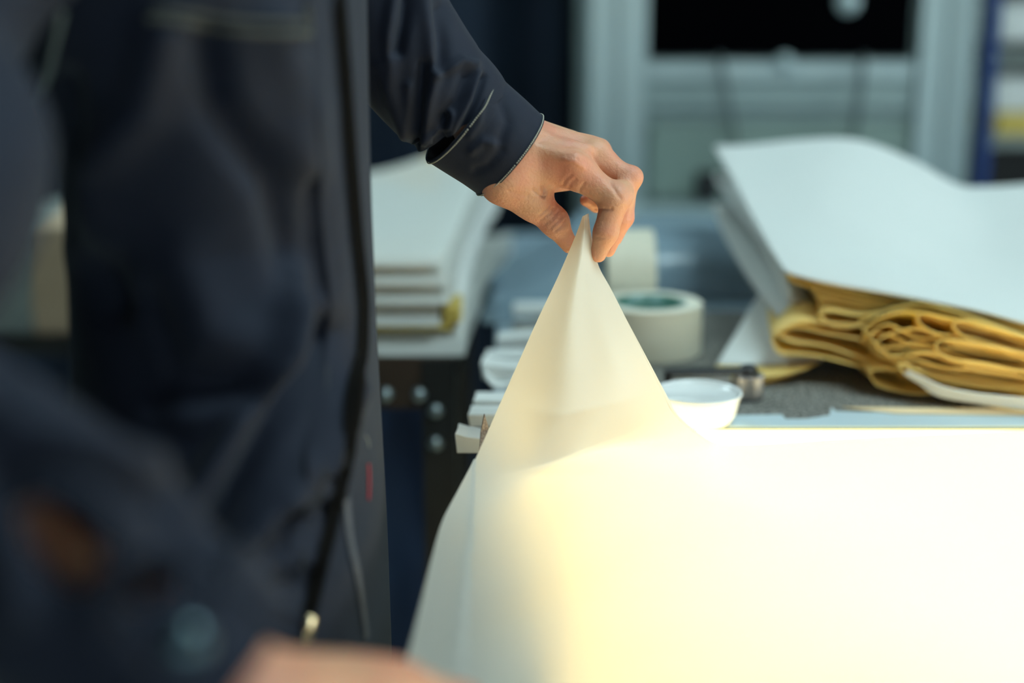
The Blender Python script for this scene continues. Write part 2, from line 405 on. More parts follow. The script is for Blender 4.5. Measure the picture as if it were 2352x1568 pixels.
# screen
p = PY(1490, 132, MY); q = PY(2100, 0, MY)
MB().box((p.x, MY-.006, p.z), (q.x, MY+.03, 1.72), .004).build('screen', 'screen', mc)
MB().box((p.x-.01, MY-.012, 1.72), (q.x+.01, MY+.03, 1.76), .004).build('crossbar', 'alu', mc)
# hanging straps
for (a0, a1, nm) in (((1655, 140), (1690, 330), 0), ((1985, 140), (1958, 330), 1)):
    pa = PY(*a0, MY-.03); pb = PY(*a1, MY-.03); pts = [pa+Vector((0, .01, .01)), pa*.7+pb*.3+Vector((.0, -.004, 0)), pb, pb+(pb-pa)*.6]
    MB().tube([Vector(v) for v in crom(pts, 14)], .010, 8, flat=.4).build('hanging_strap', 'strap', mc, True)
# grey disc imitating a reflection in the screen, then a crossbar button
MB().lathe([(0, -.01), (.02, -.008), (.022, 0), (.022, .006)], (PY(1945, 5, MY).x, MY-.008, PY(1945, 5, MY).z), 24, 'y').build('button', 'alu', mc, True)
MB().lathe([(0, -.012), (.014, -.008), (.017, 0), (.017, .006)], (PY(1800, 143, MY).x, MY-.01, PY(1800, 143, MY).z), 24, 'y').build('button', 'alu', mc, True)
# machine shelf
zsh = PY(1500, 480, MY-.08).z
MB().box((xl, MY-.13, zsh-.025), (xr, MY-.013, zsh), .003).build('ledge', 'alu', mc)
for x in (xl+.04, xr-.08): [MB().box((x, MY+yy, 0), (x+.04, MY+yy+.05, .085)).build('foot', 'black', mc) for yy in (.05, .5)]

# blue upright
x0 = PY(2238, 300, MY-.02).x; x1 = PY(2262, 300, MY-.02).x
o = MB().box((x0+.006, MY-.05, 0), (x1+.004, MY+.0, 2.1), .003).build('upright_post', 'bluepaint')
tag(o, 'narrow dark blue painted upright post beside the machine cabinet', 'post')

# shelving on the right with packs
SY = 2.9
sh = empty('storage_shelf', (1.25, SY+.2, 0), 'dark storage shelf at the far right holding white packs', 'shelf')
sx0 = PY(2268, 300, SY).x
for zpy in (292, 372):
    z = PY(2300, zpy, SY).z
for z in (PY(2300, 290, SY).z-.02, PY(2300, 125, SY).z, .35, 1.72):
    MB().box((sx0, SY, z-.022), (sx0+.8, SY+.5, z), .002).build('shelf_board', 'greyboard', sh)
MB().box((sx0+.0, SY+.46, .0), (sx0+.02, SY+.5, 1.8)).build('post', 'blacksteel', sh)
MB().box((sx0+.78, SY+.46, .0), (sx0+.8, SY+.5, 1.8)).build('post', 'blacksteel', sh)
MB().box((sx0+.78, SY, .0), (sx0+.8, SY+.03, 1.8)).build('post', 'blacksteel', sh)
MB().box((sx0+.02, SY+.49, .0), (sx0+.78, SY+.495, 1.8)).build('back_panel', 'black', sh)
za = PY(2300, 290, SY).z-.02; zb = PY(2300, 215, SY).z; zc = PY(2300, 135, SY).z-.03
o = MB().box((sx0+.02, SY+.01, za), (sx0+.5, SY+.4, za+.045), .006).build('packing_bundle', 'mustard'); tag(o, 'mustard yellow pack under a white one on the far right shelf', 'pack')
o = MB().box((sx0+.015, SY+.012, za+.046), (sx0+.5, SY+.4, za+.046+.07), .008).build('packing_bundle', 'foam'); tag(o, 'white pack lying on the mustard pack, far right shelf', 'pack')
zt = PY(2300, 125, SY).z
mm = MB().box((0, 0, 0), (.5, .38, .075), .008); o = mm.build('packing_bundle', 'foam'); o.location = (sx0+.02, SY+.02, zt+.002); o.rotation_euler = (0, R(-3.5), 0)
o.location.z += .018; tag(o, 'tilted white pack on the upper board of the far right shelf', 'pack')

# ================================================================== LEFT RACK (slotted steel) with foam sheets
CY = 1.60
rk = empty('steel_rack', (-.3, 1.9, 0), 'dark brown slotted steel rack with bolts under the white foam stack', 'rack')
ztop = PY(900, 820, CY).z
xR = PY(1045, 900, CY).x; zb2 = PY(900, 938, CY).z
MB().box((xR-.40, CY, zb2), (xR-.006, CY+.004, ztop), .0008).build('front_beam', 'brownsteel', rk)
MB().box((xR-.40, CY+.004, ztop-.004), (xR, CY+.62, ztop), .0008).build('top_plate', 'brownsteel', rk)
MB().box((xR-.004, CY+.03, ztop-.06), (xR, CY+.62, ztop-.004)).build('side_beam', 'blacksteel', rk)
xa, xb = PY(972, 1000, CY).x, PY(1048, 1000, CY).x
MB().box((xa, CY-.004, 0), (xb, CY, ztop-.002), .0006).box((xb-.004, CY, 0), (xb, CY+.04, ztop-.002), .0006).build('post', 'blacksteel', rk)
MB().box((xR-.40, CY-.004, 0), (xR-.36, CY, ztop-.002), .0006).build('post', 'blacksteel', rk)
for x in (xa, xR-.40): MB().box((x, CY+.58, 0), (x+.04, CY+.62, ztop-.004), .0006).build('post', 'blacksteel', rk)
for (bx, by) in ((885, 908), (962, 908), (1000, 945), (1000, 1020)):
    p = PY(bx, by, CY-.006)
    MB().lathe([(0, -.007), (.004, -.0065), (.0075, -.003), (.0085, 0.001), (.0088, .004)], (p.x, CY-.004, p.z), 6 if 0 else 20, 'y').build('bolt', 'bolt', rk, True)

# foam sheets: each a slab that curls up towards back right
lay = [  # front right px x, py top, py bottom at front
    (1066, 766, 818), (1008, 706, 750), (1030, 662, 700), (1028, 618, 656), (1016, 590, 612)]
zb_ = ztop
names = ['lowest and widest white foam sheet of the stack on the steel rack', 'white foam sheet second from the bottom, beside the mustard block',
         'middle white foam sheet of the stack on the steel rack', 'white foam sheet second from the top on the steel rack', 'topmost white foam sheet on the rack, its far corner curling up']
def foam(i, xr_, z0, z1, label):
    cols = []
    nx, ny = 26, 30
    top = []; 
    for j in range(ny):
        v = j/(ny-1); y = CY+.004+(z1-z0)*.9*(1-v)+v*.60
        row = []
        for k in range(nx):
            u = k/(nx-1); x = -.46+(xr_+.46)*u + v*(.02+.006*i)*u*u + .035*v*v*u*u
            lift = (.014+.022*i)*(v**1.7)*(max(0, u-.45)/.55)**2 + (.004*i)*v
            row.append(Vector((x, y, z1+lift)))
        top.append(row)
    t_ = z1-z0
    bot = [[p-Vector((0, t_*.9*(1-j/(ny-1)), t_)) for p in r_] for j, r_ in enumerate(top)]
    mid = [(a_*.35+b_*.65)+Vector((0, -t_*.14, t_*.05)) for a_, b_ in zip(bot[0], top[0])]
    b = MB(); b.grid(top); b.grid([r_[::-1] for r_ in bot])
    b.grid([[a_, c_, b_] for a_, c_, b_ in zip(bot[0], mid, top[0])]); b.grid([[a_, b_] for a_, b_ in zip(bot[-1], top[-1])][::-1])
    b.grid([[bot[j][-1], top[j][-1]] for j in range(ny)]); b.grid([[bot[j][0], top[j][0]] for j in range(ny)][::-1])
    o = b.build('foam_sheet', 'foamslab', None, True); autosmooth(o, 60); return tag(o, label, 'foam sheet', 'white foam sheets on the steel rack')
z = ztop+.0005
liner = ['tan liner strip above the lowest foam sheet on the rack', 'tan liner sheet above the second foam sheet on the rack', 'tan liner sheet in the middle of the foam stack', 'tan liner sheet just under the topmost foam sheet']
fr = []
for i, (fx, t0, t1) in enumerate(lay):
    xr_ = PY(fx, 700, CY).x; z0 = z if i == 0 else max(z, PY(900, t1, CY).z); z1 = PY(900, t0, CY).z
    fr.append((xr_, z0, z1)); foam(i, xr_, z0, z1, names[i])
    if i < 4:
        z2 = PY(900, lay[i+1][2], CY).z
        b = MB(); top = []
        x2 = PY((1060, 1034, 1024, 1010)[i], 700, CY).x
        for j in range(16):
            v = j/15; top.append([Vector((-.45+(x2+.45)*u, CY+.012+v*.58, z1+.0006+((.014+.022*i)*(v**1.7)*(max(0, u-.45)/.55)**2+(.004*i)*v))) for u in np.linspace(0, .97, 14)])
        b.grid(top); o = b.build('liner_sheet', 'mustard' if i == 0 else 'foamtan', None, True); thick(o, (z2-z1-.0012), 1); tag(o, liner[i], 'liner sheet')
        z = z2
# mustard block at the front corner
xq0, xq1 = PY(1012, 730, CY).x, PY(1058, 730, CY).x
o = MB().box((xq0+.001, CY-.002+.012, fr[1][1]+.0005), (xq1, CY+.10, fr[1][2]), .003).build('tape_block', 'mustard'); tag(o, 'small mustard yellow block at the right corner of the foam stack', 'block')
# big loose sheets splaying right behind the stack
rows = [[W(1068, 815, 1.66), W(1072, 700, 1.7), W(1085, 620, 1.78), W(1120, 520, 1.95), W(1150, 470, 2.05)],
        [W(1040, 720, 1.68), W(1050, 640, 1.74), W(1068, 560, 1.84), W(1090, 480, 1.98), W(1112, 432, 2.1)],
        [W(1030, 600, 1.72), W(1038, 560, 1.78), W(1052, 500, 1.9), W(1062, 440, 2.03), W(1070, 398, 2.14)]]
o = MB().grid(loft(rows, 12, 30)).build('loose_sheet', 'foam', None, True); thick(o, .004)
tag(o, 'white sheet standing on edge along the right side of the foam stack', 'foam sheet')
rows = [[W(800, 560, 1.72), W(900, 560, 1.73), W(985, 560, 1.75), W(1028, 560, 1.78)],
        [W(800, 490, 1.9), W(900, 485, 1.9), W(990, 470, 1.93), W(1045, 450, 1.95)],
        [W(800, 432, 2.1), W(900, 425, 2.1), W(950, 415, 2.12), W(1000, 392, 2.15), W(1062, 388, 2.17)]]
o = MB().grid(loft(rows, 14, 20)).build('loose_sheet', 'foam', None, True); thick(o, .003)
tag(o, 'thin white sheet rising to a raised far edge on top of the foam stack', 'foam sheet')

# things beneath / behind the rack
def lump(name, m, c, r, label, cat, amp=.2, seed=1, flat=1, nz=40):
    G = []
    for i in range(nz):
        th = math.pi*(i+.0)/(nz-1); row = []
        for j in range(nz*2+1):
            ph = 2*math.pi*j/(nz*2)
            k = 1+amp*(math.sin(3*ph+seed)*math.sin(2*th)+.5*math.sin(7*ph+2*seed+3*th)*math.sin(th)+.35*math.sin(13*ph-4*th))
            row.append(Vector((c[0]+r[0]*k*math.sin(th)*math.cos(ph), c[1]+r[1]*k*math.sin(th)*math.sin(ph), max(c[2]+r[2]*math.cos(th)*(1+.1*amp*math.sin(5*ph)), .001))))
        G.append(row)
    o = MB().grid(G).build(name, m, None, True); return tag(o, label, cat)
p = W(905, 1130, 2.3)
lump('cloth_sack', 'bluecloth', (p.x-.02, p.y+.22, .36), (.15, .13, .36), 'dark blue cloth sack standing on the floor under the steel rack', 'sack', .12, 2)
p = T(900, 1372, .03)
lump('work_glove', 'green', (p.x-.02, p.y, .045), (.09, .06, .045), 'green fabric glove lying on the floor beneath the rack', 'glove', .15, 4)

# seen past the person's back, far left
p = W(95, 645, 2.3)
bx = empty('cardboard_box', (p.x, p.y+.2, 0), 'tan cardboard box with a grey side seen behind the worker\'s back', 'box')
MB().box((p.x-.02, p.y, p.z-.09), (p.x+.16, p.y+.3, p.z+.09), .004).build('carton', 'card', bx)
MB().box((p.x-.26, p.y+.0, p.z-.09), (p.x-.021, p.y+.3, p.z+.09), .004).build('sleeve', 'greyboard', bx)
st = empty('side_stand', (p.x, p.y+.2, 0), 'dark stand carrying the cardboard box behind the worker', 'stand')
MB().box((p.x-.4, p.y-.02, p.z-.12), (p.x+.25, p.y+.4, p.z-.0905), .003).build('top', 'blacksteel', st)
for xx in (p.x-.39, p.x+.21):
    for yy in (p.y-.01, p.y+.36): MB().box((xx, yy, 0), (xx+.03, yy+.03, p.z-.12)).build('leg', 'blacksteel', st)

# ================================================================== PLASTIC SHEET on the table back
rows = [[T(1092, 722, .86)+Vector((0, 0, 0)), W(1128, 640, 1.86), W(1200, 575, 1.98), W(1290, 525, 2.1), W(1345, 478, 2.2)],
        [W(1112, 742, 1.80), W(1165, 690, 1.88), W(1235, 640, 1.98), W(1310, 590, 2.08), W(1380, 540, 2.16)],
        [T(1230, 735, .904), T(1270, 700, .904), T(1310, 660, .904), T(1360, 620, .904), T(1420, 590, .904)]]
o = MB().grid(loft(rows, 24, 40)).build('plastic_sheet', 'plastic', None, True); thick(o, .0015)
tag(o, 'blue-grey plastic sheet curling over the left edge of the table behind the film', 'plastic sheet')
# low translucent crate-like tray behind the tape
p0 = T(1400, 735); p1 = T(1760, 735)
tr = MB()
prof = [(0, 0), (.004, .03), (.02, .055), (.06, .066), (.14, .07), (.24, .07)]
G = []
for k in range(30):
    u = k/29; x = .13+u*.42
    G.append([Vector((x+.01*math.sin(zz*30), 1.845+.02*math.sin(u*5)+yy, .9+zz*1.15+.004*math.sin(u*9)+.002)) for yy, zz in [(q[0], q[1]) for q in prof]])
o = tr.grid(G).build('plastic_cover', 'plastic', None, True); thick(o, .002); subd(o, 1)
tag(o, 'low blue-grey plastic cover with rounded front edge behind the tape rolls', 'cover')

# ================================================================== TAPE ROLLS
def tape(name, label, lying=True):
    t = bpy.data.objects.new(name, None); COL.objects.link(t); tag(t, label, 'tape roll')
    t.empty_display_size = .03
    ro, ri, h = .060, .040, .058
    b = MB().lathe([(ri+.002, 0), (ro-.001, 0), (ro, .001), (ro, h-.001), (ro-.001, h), (ri+.002, h)], n=80, mi=0)
    nn = 80
    b.mi = [1]*nn+[0]*nn*3+[1]*nn
    b.build('tape_winding', 'tape', t, False, ('tapeside',))
    MB().lathe([(ri+.002, .0), (ri+.002, h), (ri-.001, h), (ri-.001, 0)], n=80, closed=True).build('core', 'core', t, True)['label'] = 'green cardboard core'
    return t
pc = T(1490, 812)
t1 = tape('tape_roll', 'cream tape roll with green core lying flat on the mat'); t1.location = (pc.x, pc.y, TZ+.0035)
xs = W(1458, 600, 1.8)
t2 = tape('tape_roll', 'cream tape roll standing on its edge behind the flat one')
t2.rotation_euler = (0, R(90), 0); t2.location = (pc.x-.044, pc.y+.124, TZ+.0635)

# ================================================================== TUB, KNURLED KNOB
b = MB()
pc = T(1610, 985)
sp = empty('plastic_tub', (pc.x, pc.y+.012, TZ+.003), 'glossy white plastic tub at the raised film edge, lit from the light panel', 'tub')
pr = [(0, .002), (.026, .001), (.034, .004), (.038, .014), (.042, .038), (.044, .043), (.0425, .0445), (.040, .042), (.036, .016), (.030, .008), (0, .007)]
pr = [(a_*.97, b_*.7) for a_, b_ in pr]
MB().lathe(pr, (pc.x-.002, pc.y+.014, TZ+.003), 64).build('tub_body', 'whiteplastic', sp, True)
MB().lathe([(0, .0255), (.035, .0255), (.038, .028)], (pc.x-.002, pc.y+.014, TZ+.003), 48).build('lid', 'whiteplastic', sp, True)
pk = T(1722, 930)
kn = empty('clamp_knob', (pk.x, pk.y+.014, TZ+.003), 'small steel knurled clamp knob with black cap and black arm', 'clamp knob')
G = MB(); pr = []
n = 96; vs = []
for h in (.0, .003, .022, .024):
    for j in range(n):
        r_ = (.0155 if h in (.003, .022) else .0148)+(.0004 if j % 2 else -.0003); a_ = 2*math.pi*j/n
        vs.append((pk.x+r_*math.cos(a_), pk.y+.016+r_*math.sin(a_), TZ+.0045+h))
fs = [(i*n+j, i*n+(j+1) % n, (i+1)*n+(j+1) % n, (i+1)*n+j) for i in range(3) for j in range(n)]+[tuple(3*n+j for j in range(n))]
MB().add(vs, fs).build('knob', 'chrome', kn)
MB().lathe([(0, .0335), (.006, .033), (.009, .030), (.010, .0245), (.0, .0245)], (pk.x, pk.y+.016, TZ+.0045), 32).build('cap', 'black', kn, True)
MB().lathe([(0, -.0015), (.016, -.0015), (.0165, .0), (.0, .0003)], (pk.x, pk.y+.016, TZ+.0045), 32).build('base', 'black', kn, True)
MB().box((pk.x-.085, pk.y+.008, TZ+.0285), (pk.x-.0, pk.y+.024, TZ+.0335), .001).box((pk.x-.085, pk.y+.008, TZ+.0032), (pk.x-.079, pk.y+.024, TZ+.0285)).build('arm', 'black', kn)
# ridged white strip beside the knob
b = MB()
for i in range(16):
    x = pk.x-.075+i*.0037; b.box((x, pk.y+.0255, TZ+.0032), (x+.0026, pk.y+.030, TZ+.026), .0004)
b.box((pk.x-.078, pk.y+.030, TZ+.0032), (pk.x-.015, pk.y+.033, TZ+.026))
tag(b.build('ribbed_strip', 'whiteplastic'), 'ribbed white plastic strip standing behind the clamp knob arm', 'strip')

# ================================================================== PAPERS in front of the mat
def slip(name, m, pts, z, label, t=.0008, cat='paper'):
    me = MB().add([Vector((q.x, q.y, z)) for q in pts], [tuple(range(len(pts)))]).build(name, m); thick(me, t, 1)
    me.modifiers['solid'].offset = 1
    # make sure it thickens upward
    if me.data.polygons[0].normal.z < 0: me.data.flip_normals()
    return tag(me, label, cat)
zz = TZ+.0032
slip('paper_sheet', 'bluepaper', [T(1672, 981, zz), T(1690, 955, zz), T(1795, 953, zz), T(1805, 963, zz), T(1850, 963, zz), T(1905, 955, zz), T(1910, 936, zz), T(1920, 946, zz), T(2060, 948, zz), T(2130, 950, zz), T(2400, 952, zz), T(2400, 980, zz), T(2000, 981, zz)], zz, 'pale blue paper with stepped edge along the back of the light panel')
slip('paper_strip', 'foamtan', [T(1935, 936, zz+.0012), T(2440, 940, zz+.0012), T(2440, 956, zz+.0012), T(2060, 950, zz+.0012)], zz+.0012, 'long thin tan paper strip in front of the yellow bundle', cat='paper strip')

# ================================================================== WHITE TABS along the left table edge
tabs = [((1050, 1100), (1002, 1040), 'white folded strip end nearest the camera at the table edge'),
        ((1080, 1142), (945, 980), 'white strip end just behind the brown metal corner'),
        ((1092, 1160), (915, 943), 'white strip end third from the front at the table edge'),
        ((1108, 1200), (838, 872), 'wide white strip end above a curled one at the table edge'),
        ((1118, 1210), (815, 836), 'thin white strip end in the middle of the table edge row'),
        ((1145, 1225), (772, 802), 'white strip end slanting upward near the back of the row'),
        ((1182, 1245), (700, 728), 'farthest white strip end at the table edge')]
for i, ((xa_, xb_), (ya, yb), lb) in enumerate(tabs):
    c0 = T(xa_, yb, TZ+.004)
    d0 = topx([c0])[1][0]
    b = MB(); h = (yb-ya)/FPX*d0*.7
    nseg = 14; G1 = []
    L_ = .13
    w0 = .03
    top = []
    for k in range(nseg):
        u = k/(nseg-1); x = c0.x+u*L_
        curl = .006*math.exp(-u*9) if i in (0, 3) else (.012*u if i == 5 else 0)
        top.append([Vector((x, c0.y-.0, TZ+.0045)), Vector((x-.002*(1-u), c0.y+.001, TZ+.0045+h+curl)), Vector((x, c0.y+w0*.5, TZ+.0045+h+curl+.001)), Vector((x, c0.y+w0, TZ+.0045+h+curl))])
    o = b.grid(top).build('white_strip', 'foam', None, False); thick(o, .0018, 1)
    tag(o, lb, 'strip', 'white strip ends along the table edge')
# curled strip
pts = [W(1112, 850, 1.50), W(1118, 872, 1.495), W(1140, 893, 1.49), W(1165, 893, 1.49), W(1190, 878, 1.49)]
G = [[Vector(q), Vector(q)+Vector((0, .03, .004))] for q in crom(pts, 18)]
o = MB().grid(G).build('curled_strip', 'foam', None, True); thick(o, .002); tag(o, 'white strip curling downward over the table edge', 'strip')
# brown metal corner
p0 = W(1112, 950, 1.24); b = MB(); q1 = W(1104, 992, 1.235); q2 = W(1122, 985, 1.24); q3 = W(1100, 1040, 1.22); q4 = W(1120, 1030, 1.225)
o = b.add([p0, q1, q2, q3, q4], [(0, 1, 2), (1, 3, 4, 2)]).build('metal_corner', 'brownspeck'); thick(o, .0015)
tag(o, 'small pointed speckled brown corner sticking up at the film edge', 'metal corner')

# ================================================================== FILM SHEET
Lpts = [W(1338, 497, 1.2), W(1322, 540, 1.2), W(1282, 632, 1.198), W(1235, 730, 1.19), W(1192, 825, 1.18), W(1150, 918, 1.165), W(1093, 1045, 1.13), W(1052, 1125, 1.10), W(1016, 1196, 1.06),
        W(992, 1280, 1.0), W(970, 1370, .945), W(948, 1460, .90), W(925, 1545, .862), W(900, 1640, .82), W(850, 1850, .745), W(790, 2150, .66)]
Bpts = [W(1352, 490, 1.2), W(1360, 545, 1.2), W(1376, 605, 1.2), W(1408, 660, 1.2), W(1452, 742, 1.2), W(1496, 825, 1.205), W(1530, 890, 1.22), W(1556, 938, 1.24), W(1604, 982, 1.27), T(1660, 1017, .906),
        T(1740, 1020, .904), T(1850, 1014, .903), T(2000, 1005, .903), T(2352, 989, .903), T(2900, 965, .903), T(3500, 950, .903)]
Lc = np.array([list(p) for p in Lpts]); Bc = np.array([list(p) for p in Bpts]); A = (Lc[0]+Bc[0])/2
NS, NU = 220, 150
def resamp(C):
    k = len(C); P = []
    for t in np.linspace(0, k-1, NS):
        i = min(int(t), k-2); u = t-i; a = C[max(i-1, 0)]; b = C[i]; c = C[i+1]; d = C[min(i+2, k-1)]
        P.append(.5*((2*b)+(-a+c)*u+(2*a-5*b+4*c-d)*u*u+(-a+3*b-3*c+d)*u**3))
    return np.array(P)
LL, BB = resamp(Lc), resamp(Bc)
G = []
for k in range(NU):
    u = k/(NU-1); row = []
    for s in range(NS):
        v = s/(NS-1)
        lin = (1-u)*LL[s]+u*BB[s]
        ca, sa = math.cos(u*math.pi/2), math.sin(u*math.pi/2)
        rnd = A+(LL[s]-A)*ca+(BB[s]-A)*sa
        wgt = np.clip((v-.30)/.5, 0, 1); wgt = wgt*wgt*(3-2*wgt)
        q = lin.copy(); q[:2] = lin[:2]*(1-wgt)+rnd[:2]*wgt
        # belly: near the hand the sheet bows gently towards the viewer, cone like
        hgt = max(q[2]-.903, 0)
        bow = math.sin(math.pi*u)
        q[1] -= .05*bow*math.sin(math.pi*min(v/.62, 1))**1.0*min(1, hgt/.08)
        q[2] += .012*bow*bow*math.exp(-((v-.62)/.12)**2)
        # soft flutes radiating from the pinch
        q[1] += .006*math.sin(u*11+1.0)*math.exp(-((v-.3)/.2)**2)*bow
        # shallow swell running diagonally over the light panel
        q[2] += .006*bow*math.exp(-((v-.78)/.06)**2)
        lx = (q[0]-.06)/.10; q[2] += .022*math.exp(-lx*lx)*bow*np.clip((v-.45)/.15, 0, 1)
        if q[0] > TX0-.01: q[2] = .9035+.5*((q[2]-.9035)+math.sqrt((q[2]-.9035)**2+.012**2))-(.006 if u > .985 else .006*min(1, v*1.2))
        if q[0] > TX0: q[2] = max(q[2], .9025)
        row.append(Vector(q))
    G.append(row)
film = MB().grid(G).build('film_sheet', 'film', None, True)
tag(film, 'large translucent cream film sheet, one corner lifted by the hand', 'film sheet')

# ================================================================== RIGHT BUNDLE: white sheets over yellow folded paper
def sheet(rows, name, m, label, nu=40, nv=50, t=.0015, cat='sheet', group=None):
    o = MB().grid(loft(rows, nu, nv)).build(name, m, None, True); thick(o, t, 0); return tag(o, label, cat, group)
sheet([[W(1640, 336, 1.90), W(1720, 333, 1.90), W(1830, 322, 1.90), W(1930, 318, 1.90), W(2010, 332, 1.90), W(2110, 375, 1.89), W(2200, 424, 1.88), W(2280, 428, 1.88), W(2400, 420, 1.88), W(2600, 410, 1.88)],
       [W(1690, 430, 1.76), W(1800, 440, 1.74), W(1900, 436, 1.74), W(2000, 450, 1.74), W(2090, 480, 1.74), W(2180, 520, 1.74), W(2270, 545, 1.74), W(2400, 550, 1.72), W(2600, 550, 1.72)],
       [W(1745, 530, 1.62), W(1820, 545, 1.60), W(1920, 560, 1.59), W(2020, 580, 1.58), W(2120, 605, 1.58), W(2220, 630, 1.58), W(2352, 660, 1.56), W(2600, 690, 1.55)],
       [W(1802, 624, 1.515), W(1850, 638, 1.50), W(1930, 655, 1.485), W(2030, 672, 1.47), W(2127, 690, 1.46), W(2240, 712, 1.45), W(2352, 742, 1.44), W(2600, 810, 1.42)]],
      'white_sheet', 'foam', 'top white sheet draped over the yellow paper bundle', 50, 70, .002, 'sheet')
sheet([[W(1642, 400, 1.90), W(1760, 410, 1.92), W(1900, 420, 1.93)], [W(1652, 425, 1.885), W(1760, 440, 1.9), W(1900, 450, 1.92)], [W(1750, 560, 1.68), W(1830, 580, 1.70), W(1950, 610, 1.72)],
       [W(1815, 690, 1.55), W(1870, 700, 1.6), W(1960, 690, 1.66)]], 'white_sheet', 'foam', 'second white sheet peeking out under the top one at its left edge', 30, 20, .006)
sheet([[W(1640, 470, 1.84), W(1665, 470, 1.86), W(1720, 480, 1.9)], [W(1660, 530, 1.80), W(1710, 545, 1.80), W(1780, 590, 1.80)],
       [W(1720, 640, 1.66), W(1775, 640, 1.66), W(1830, 650, 1.68)], [W(1800, 745, 1.53), W(1836, 738, 1.53), W(1880, 740, 1.58)]],
      'white_sheet', 'foam', 'narrow white folded sheet slanting down left of the yellow bundle', 30, 20, .004)
sheet([[W(1742, 678, 1.66), W(1770, 700, 1.64), W(1815, 745, 1.58), W(1880, 760, 1.60)], [W(1690, 765, 1.60), W(1740, 780, 1.585), W(1830, 790, 1.56), W(1900, 800, 1.57)],
       [W(1645, 838, 1.55), W(1700, 838, 1.54), W(1800, 836, 1.53), W(1885, 828, 1.54)]],
      'white_sheet', 'foam', 'triangular white flap reaching down to the mat beside the yellow bundle', 24, 24, .0015)
sheet([[W(1645, 840, 1.55), W(1700, 842, 1.54), W(1800, 840, 1.53), W(1885, 830, 1.54)], [W(1650, 862, 1.51), W(1700, 862, 1.50), W(1790, 860, 1.49), W(1860, 842, 1.50)],
       [W(1665, 868, 1.50), W(1700, 878, 1.50), W(1752, 882, 1.50), W(1850, 848, 1.53)]],
      'yellow_lip', 'yellow', 'yellow folded lip under the triangular white flap', 16, 24, .0015, 'folded paper')

YG = 'folded yellow papers under the white sheets'
def fold(tip, up, lo, d, back, label, rt=10, m='yellow', depth=.28, t=.0009):
    """folded sheet: front profile = upper line -> rounded tip -> lower line, swept back under the pile"""
    pu = [Vector((p[0], p[1], 0)) for p in up]; pl = [Vector((p[0], p[1], 0)) for p in lo]
    prof = pu[::-1]+[Vector((tip[0], tip[1], 0))]+pl
    C = crom(prof, 60)
    G = []
    for v in np.linspace(0, 1, 12):
        row = []
        for k, c in enumerate(C):
            dd = d+((c[0]-1800)/600)*(-.07)+v*depth*.8
            P0 = W(c[0], c[1], d+((c[0]-1800)/600)*(-.07))
            P = P0+Vector((back[0]*v, depth*v, back[1]*v+.002*math.sin(v*9+k*.2)))
            row.append(P)
        G.append(row)
    o = MB().grid(G).build('folded_paper', m, None, True); thick(o, t, 0); return tag(o, label, 'folded paper', YG)
bk = (.02, -.012)
fold((1806, 631), [(1840, 634), (1960, 664), (2127, 698), (2250, 722), (2380, 756)], [(1828, 650), (1880, 664), (2000, 690), (2127, 712), (2380, 775)], 1.515, bk, 'yellow folded paper with the topmost fold, just under the white sheet', depth=.12)
fold((1866, 660), [(1900, 662), (2000, 686), (2120, 708), (2380, 766)], [(1900, 682), (2000, 700), (2120, 716), (2380, 782)], 1.515, bk, 'yellow folded paper, second fold from the top')
fold((1874, 676), [(1910, 678), (2000, 698), (2120, 712), (2380, 775)], [(1905, 692), (1990, 708), (2120, 718), (2380, 786)], 1.512, bk, 'yellow folded paper, third fold from the top')
fold((1884, 694), [(1910, 690), (1990, 704), (2100, 715), (2380, 780)], [(1900, 712), (1980, 718), (2100, 716), (2380, 790)], 1.512, bk, 'yellow folded paper, fourth fold from the top')
fold((1882, 722), [(1905, 710), (1980, 720), (2060, 708), (2140, 702), (2380, 786)], [(1905, 745), (1957, 752), (2010, 728), (2064, 710), (2135, 700), (2250, 733), (2380, 790)], 1.50, bk, 'yellow folded paper arching over the crumpled middle', t=.0025, depth=.12)
fold((1774, 780), [(1790, 758), (1835, 736), (1900, 742), (2000, 760), (2060, 800)], [(1790, 812), (1830, 818), (1900, 825), (1984, 840), (2064, 850)], 1.50, (.02, .0), 'thick rounded yellow fold sticking out at the left', t=.002, depth=.14)
fold((1790, 770), [(1830, 748), (1900, 764), (1990, 790), (2060, 830)], [(1830, 790), (1900, 800), (1984, 822), (2064, 842)], 1.502, (.02, .0), 'inner yellow fold nested in the thick left fold', t=.002, depth=.12)
fold((2000, 852), [(2020, 845), (2070, 850), (2140, 868)], [(2012, 880), (2046, 897), (2090, 907), (2140, 902), (2200, 890)], 1.475, (0, .0), 'small sagging yellow fold under the bundle', depth=.10, t=.0015)
fold((2066, 833), [(2090, 838), (2160, 868), (2250, 888), (2380, 900)], [(2076, 856), (2110, 878), (2153, 908), (2250, 925), (2380, 944)], 1.46, (0, .0), 'lowest yellow fold resting on the mat, pale outside', t=.002, depth=.2)
o = sheet([[W(2075, 858, 1.422), W(2110, 880, 1.42), W(2153, 909, 1.412), W(2250, 927, 1.40), W(2400, 948, 1.385)], [W(2085, 850, 1.418), W(2120, 866, 1.412), W(2170, 888, 1.402), W(2250, 903, 1.392), W(2400, 918, 1.375)]],
      'white_sheet', 'foam', 'white lower edge sheet in front of the lowest yellow fold', 8, 30, .0015)
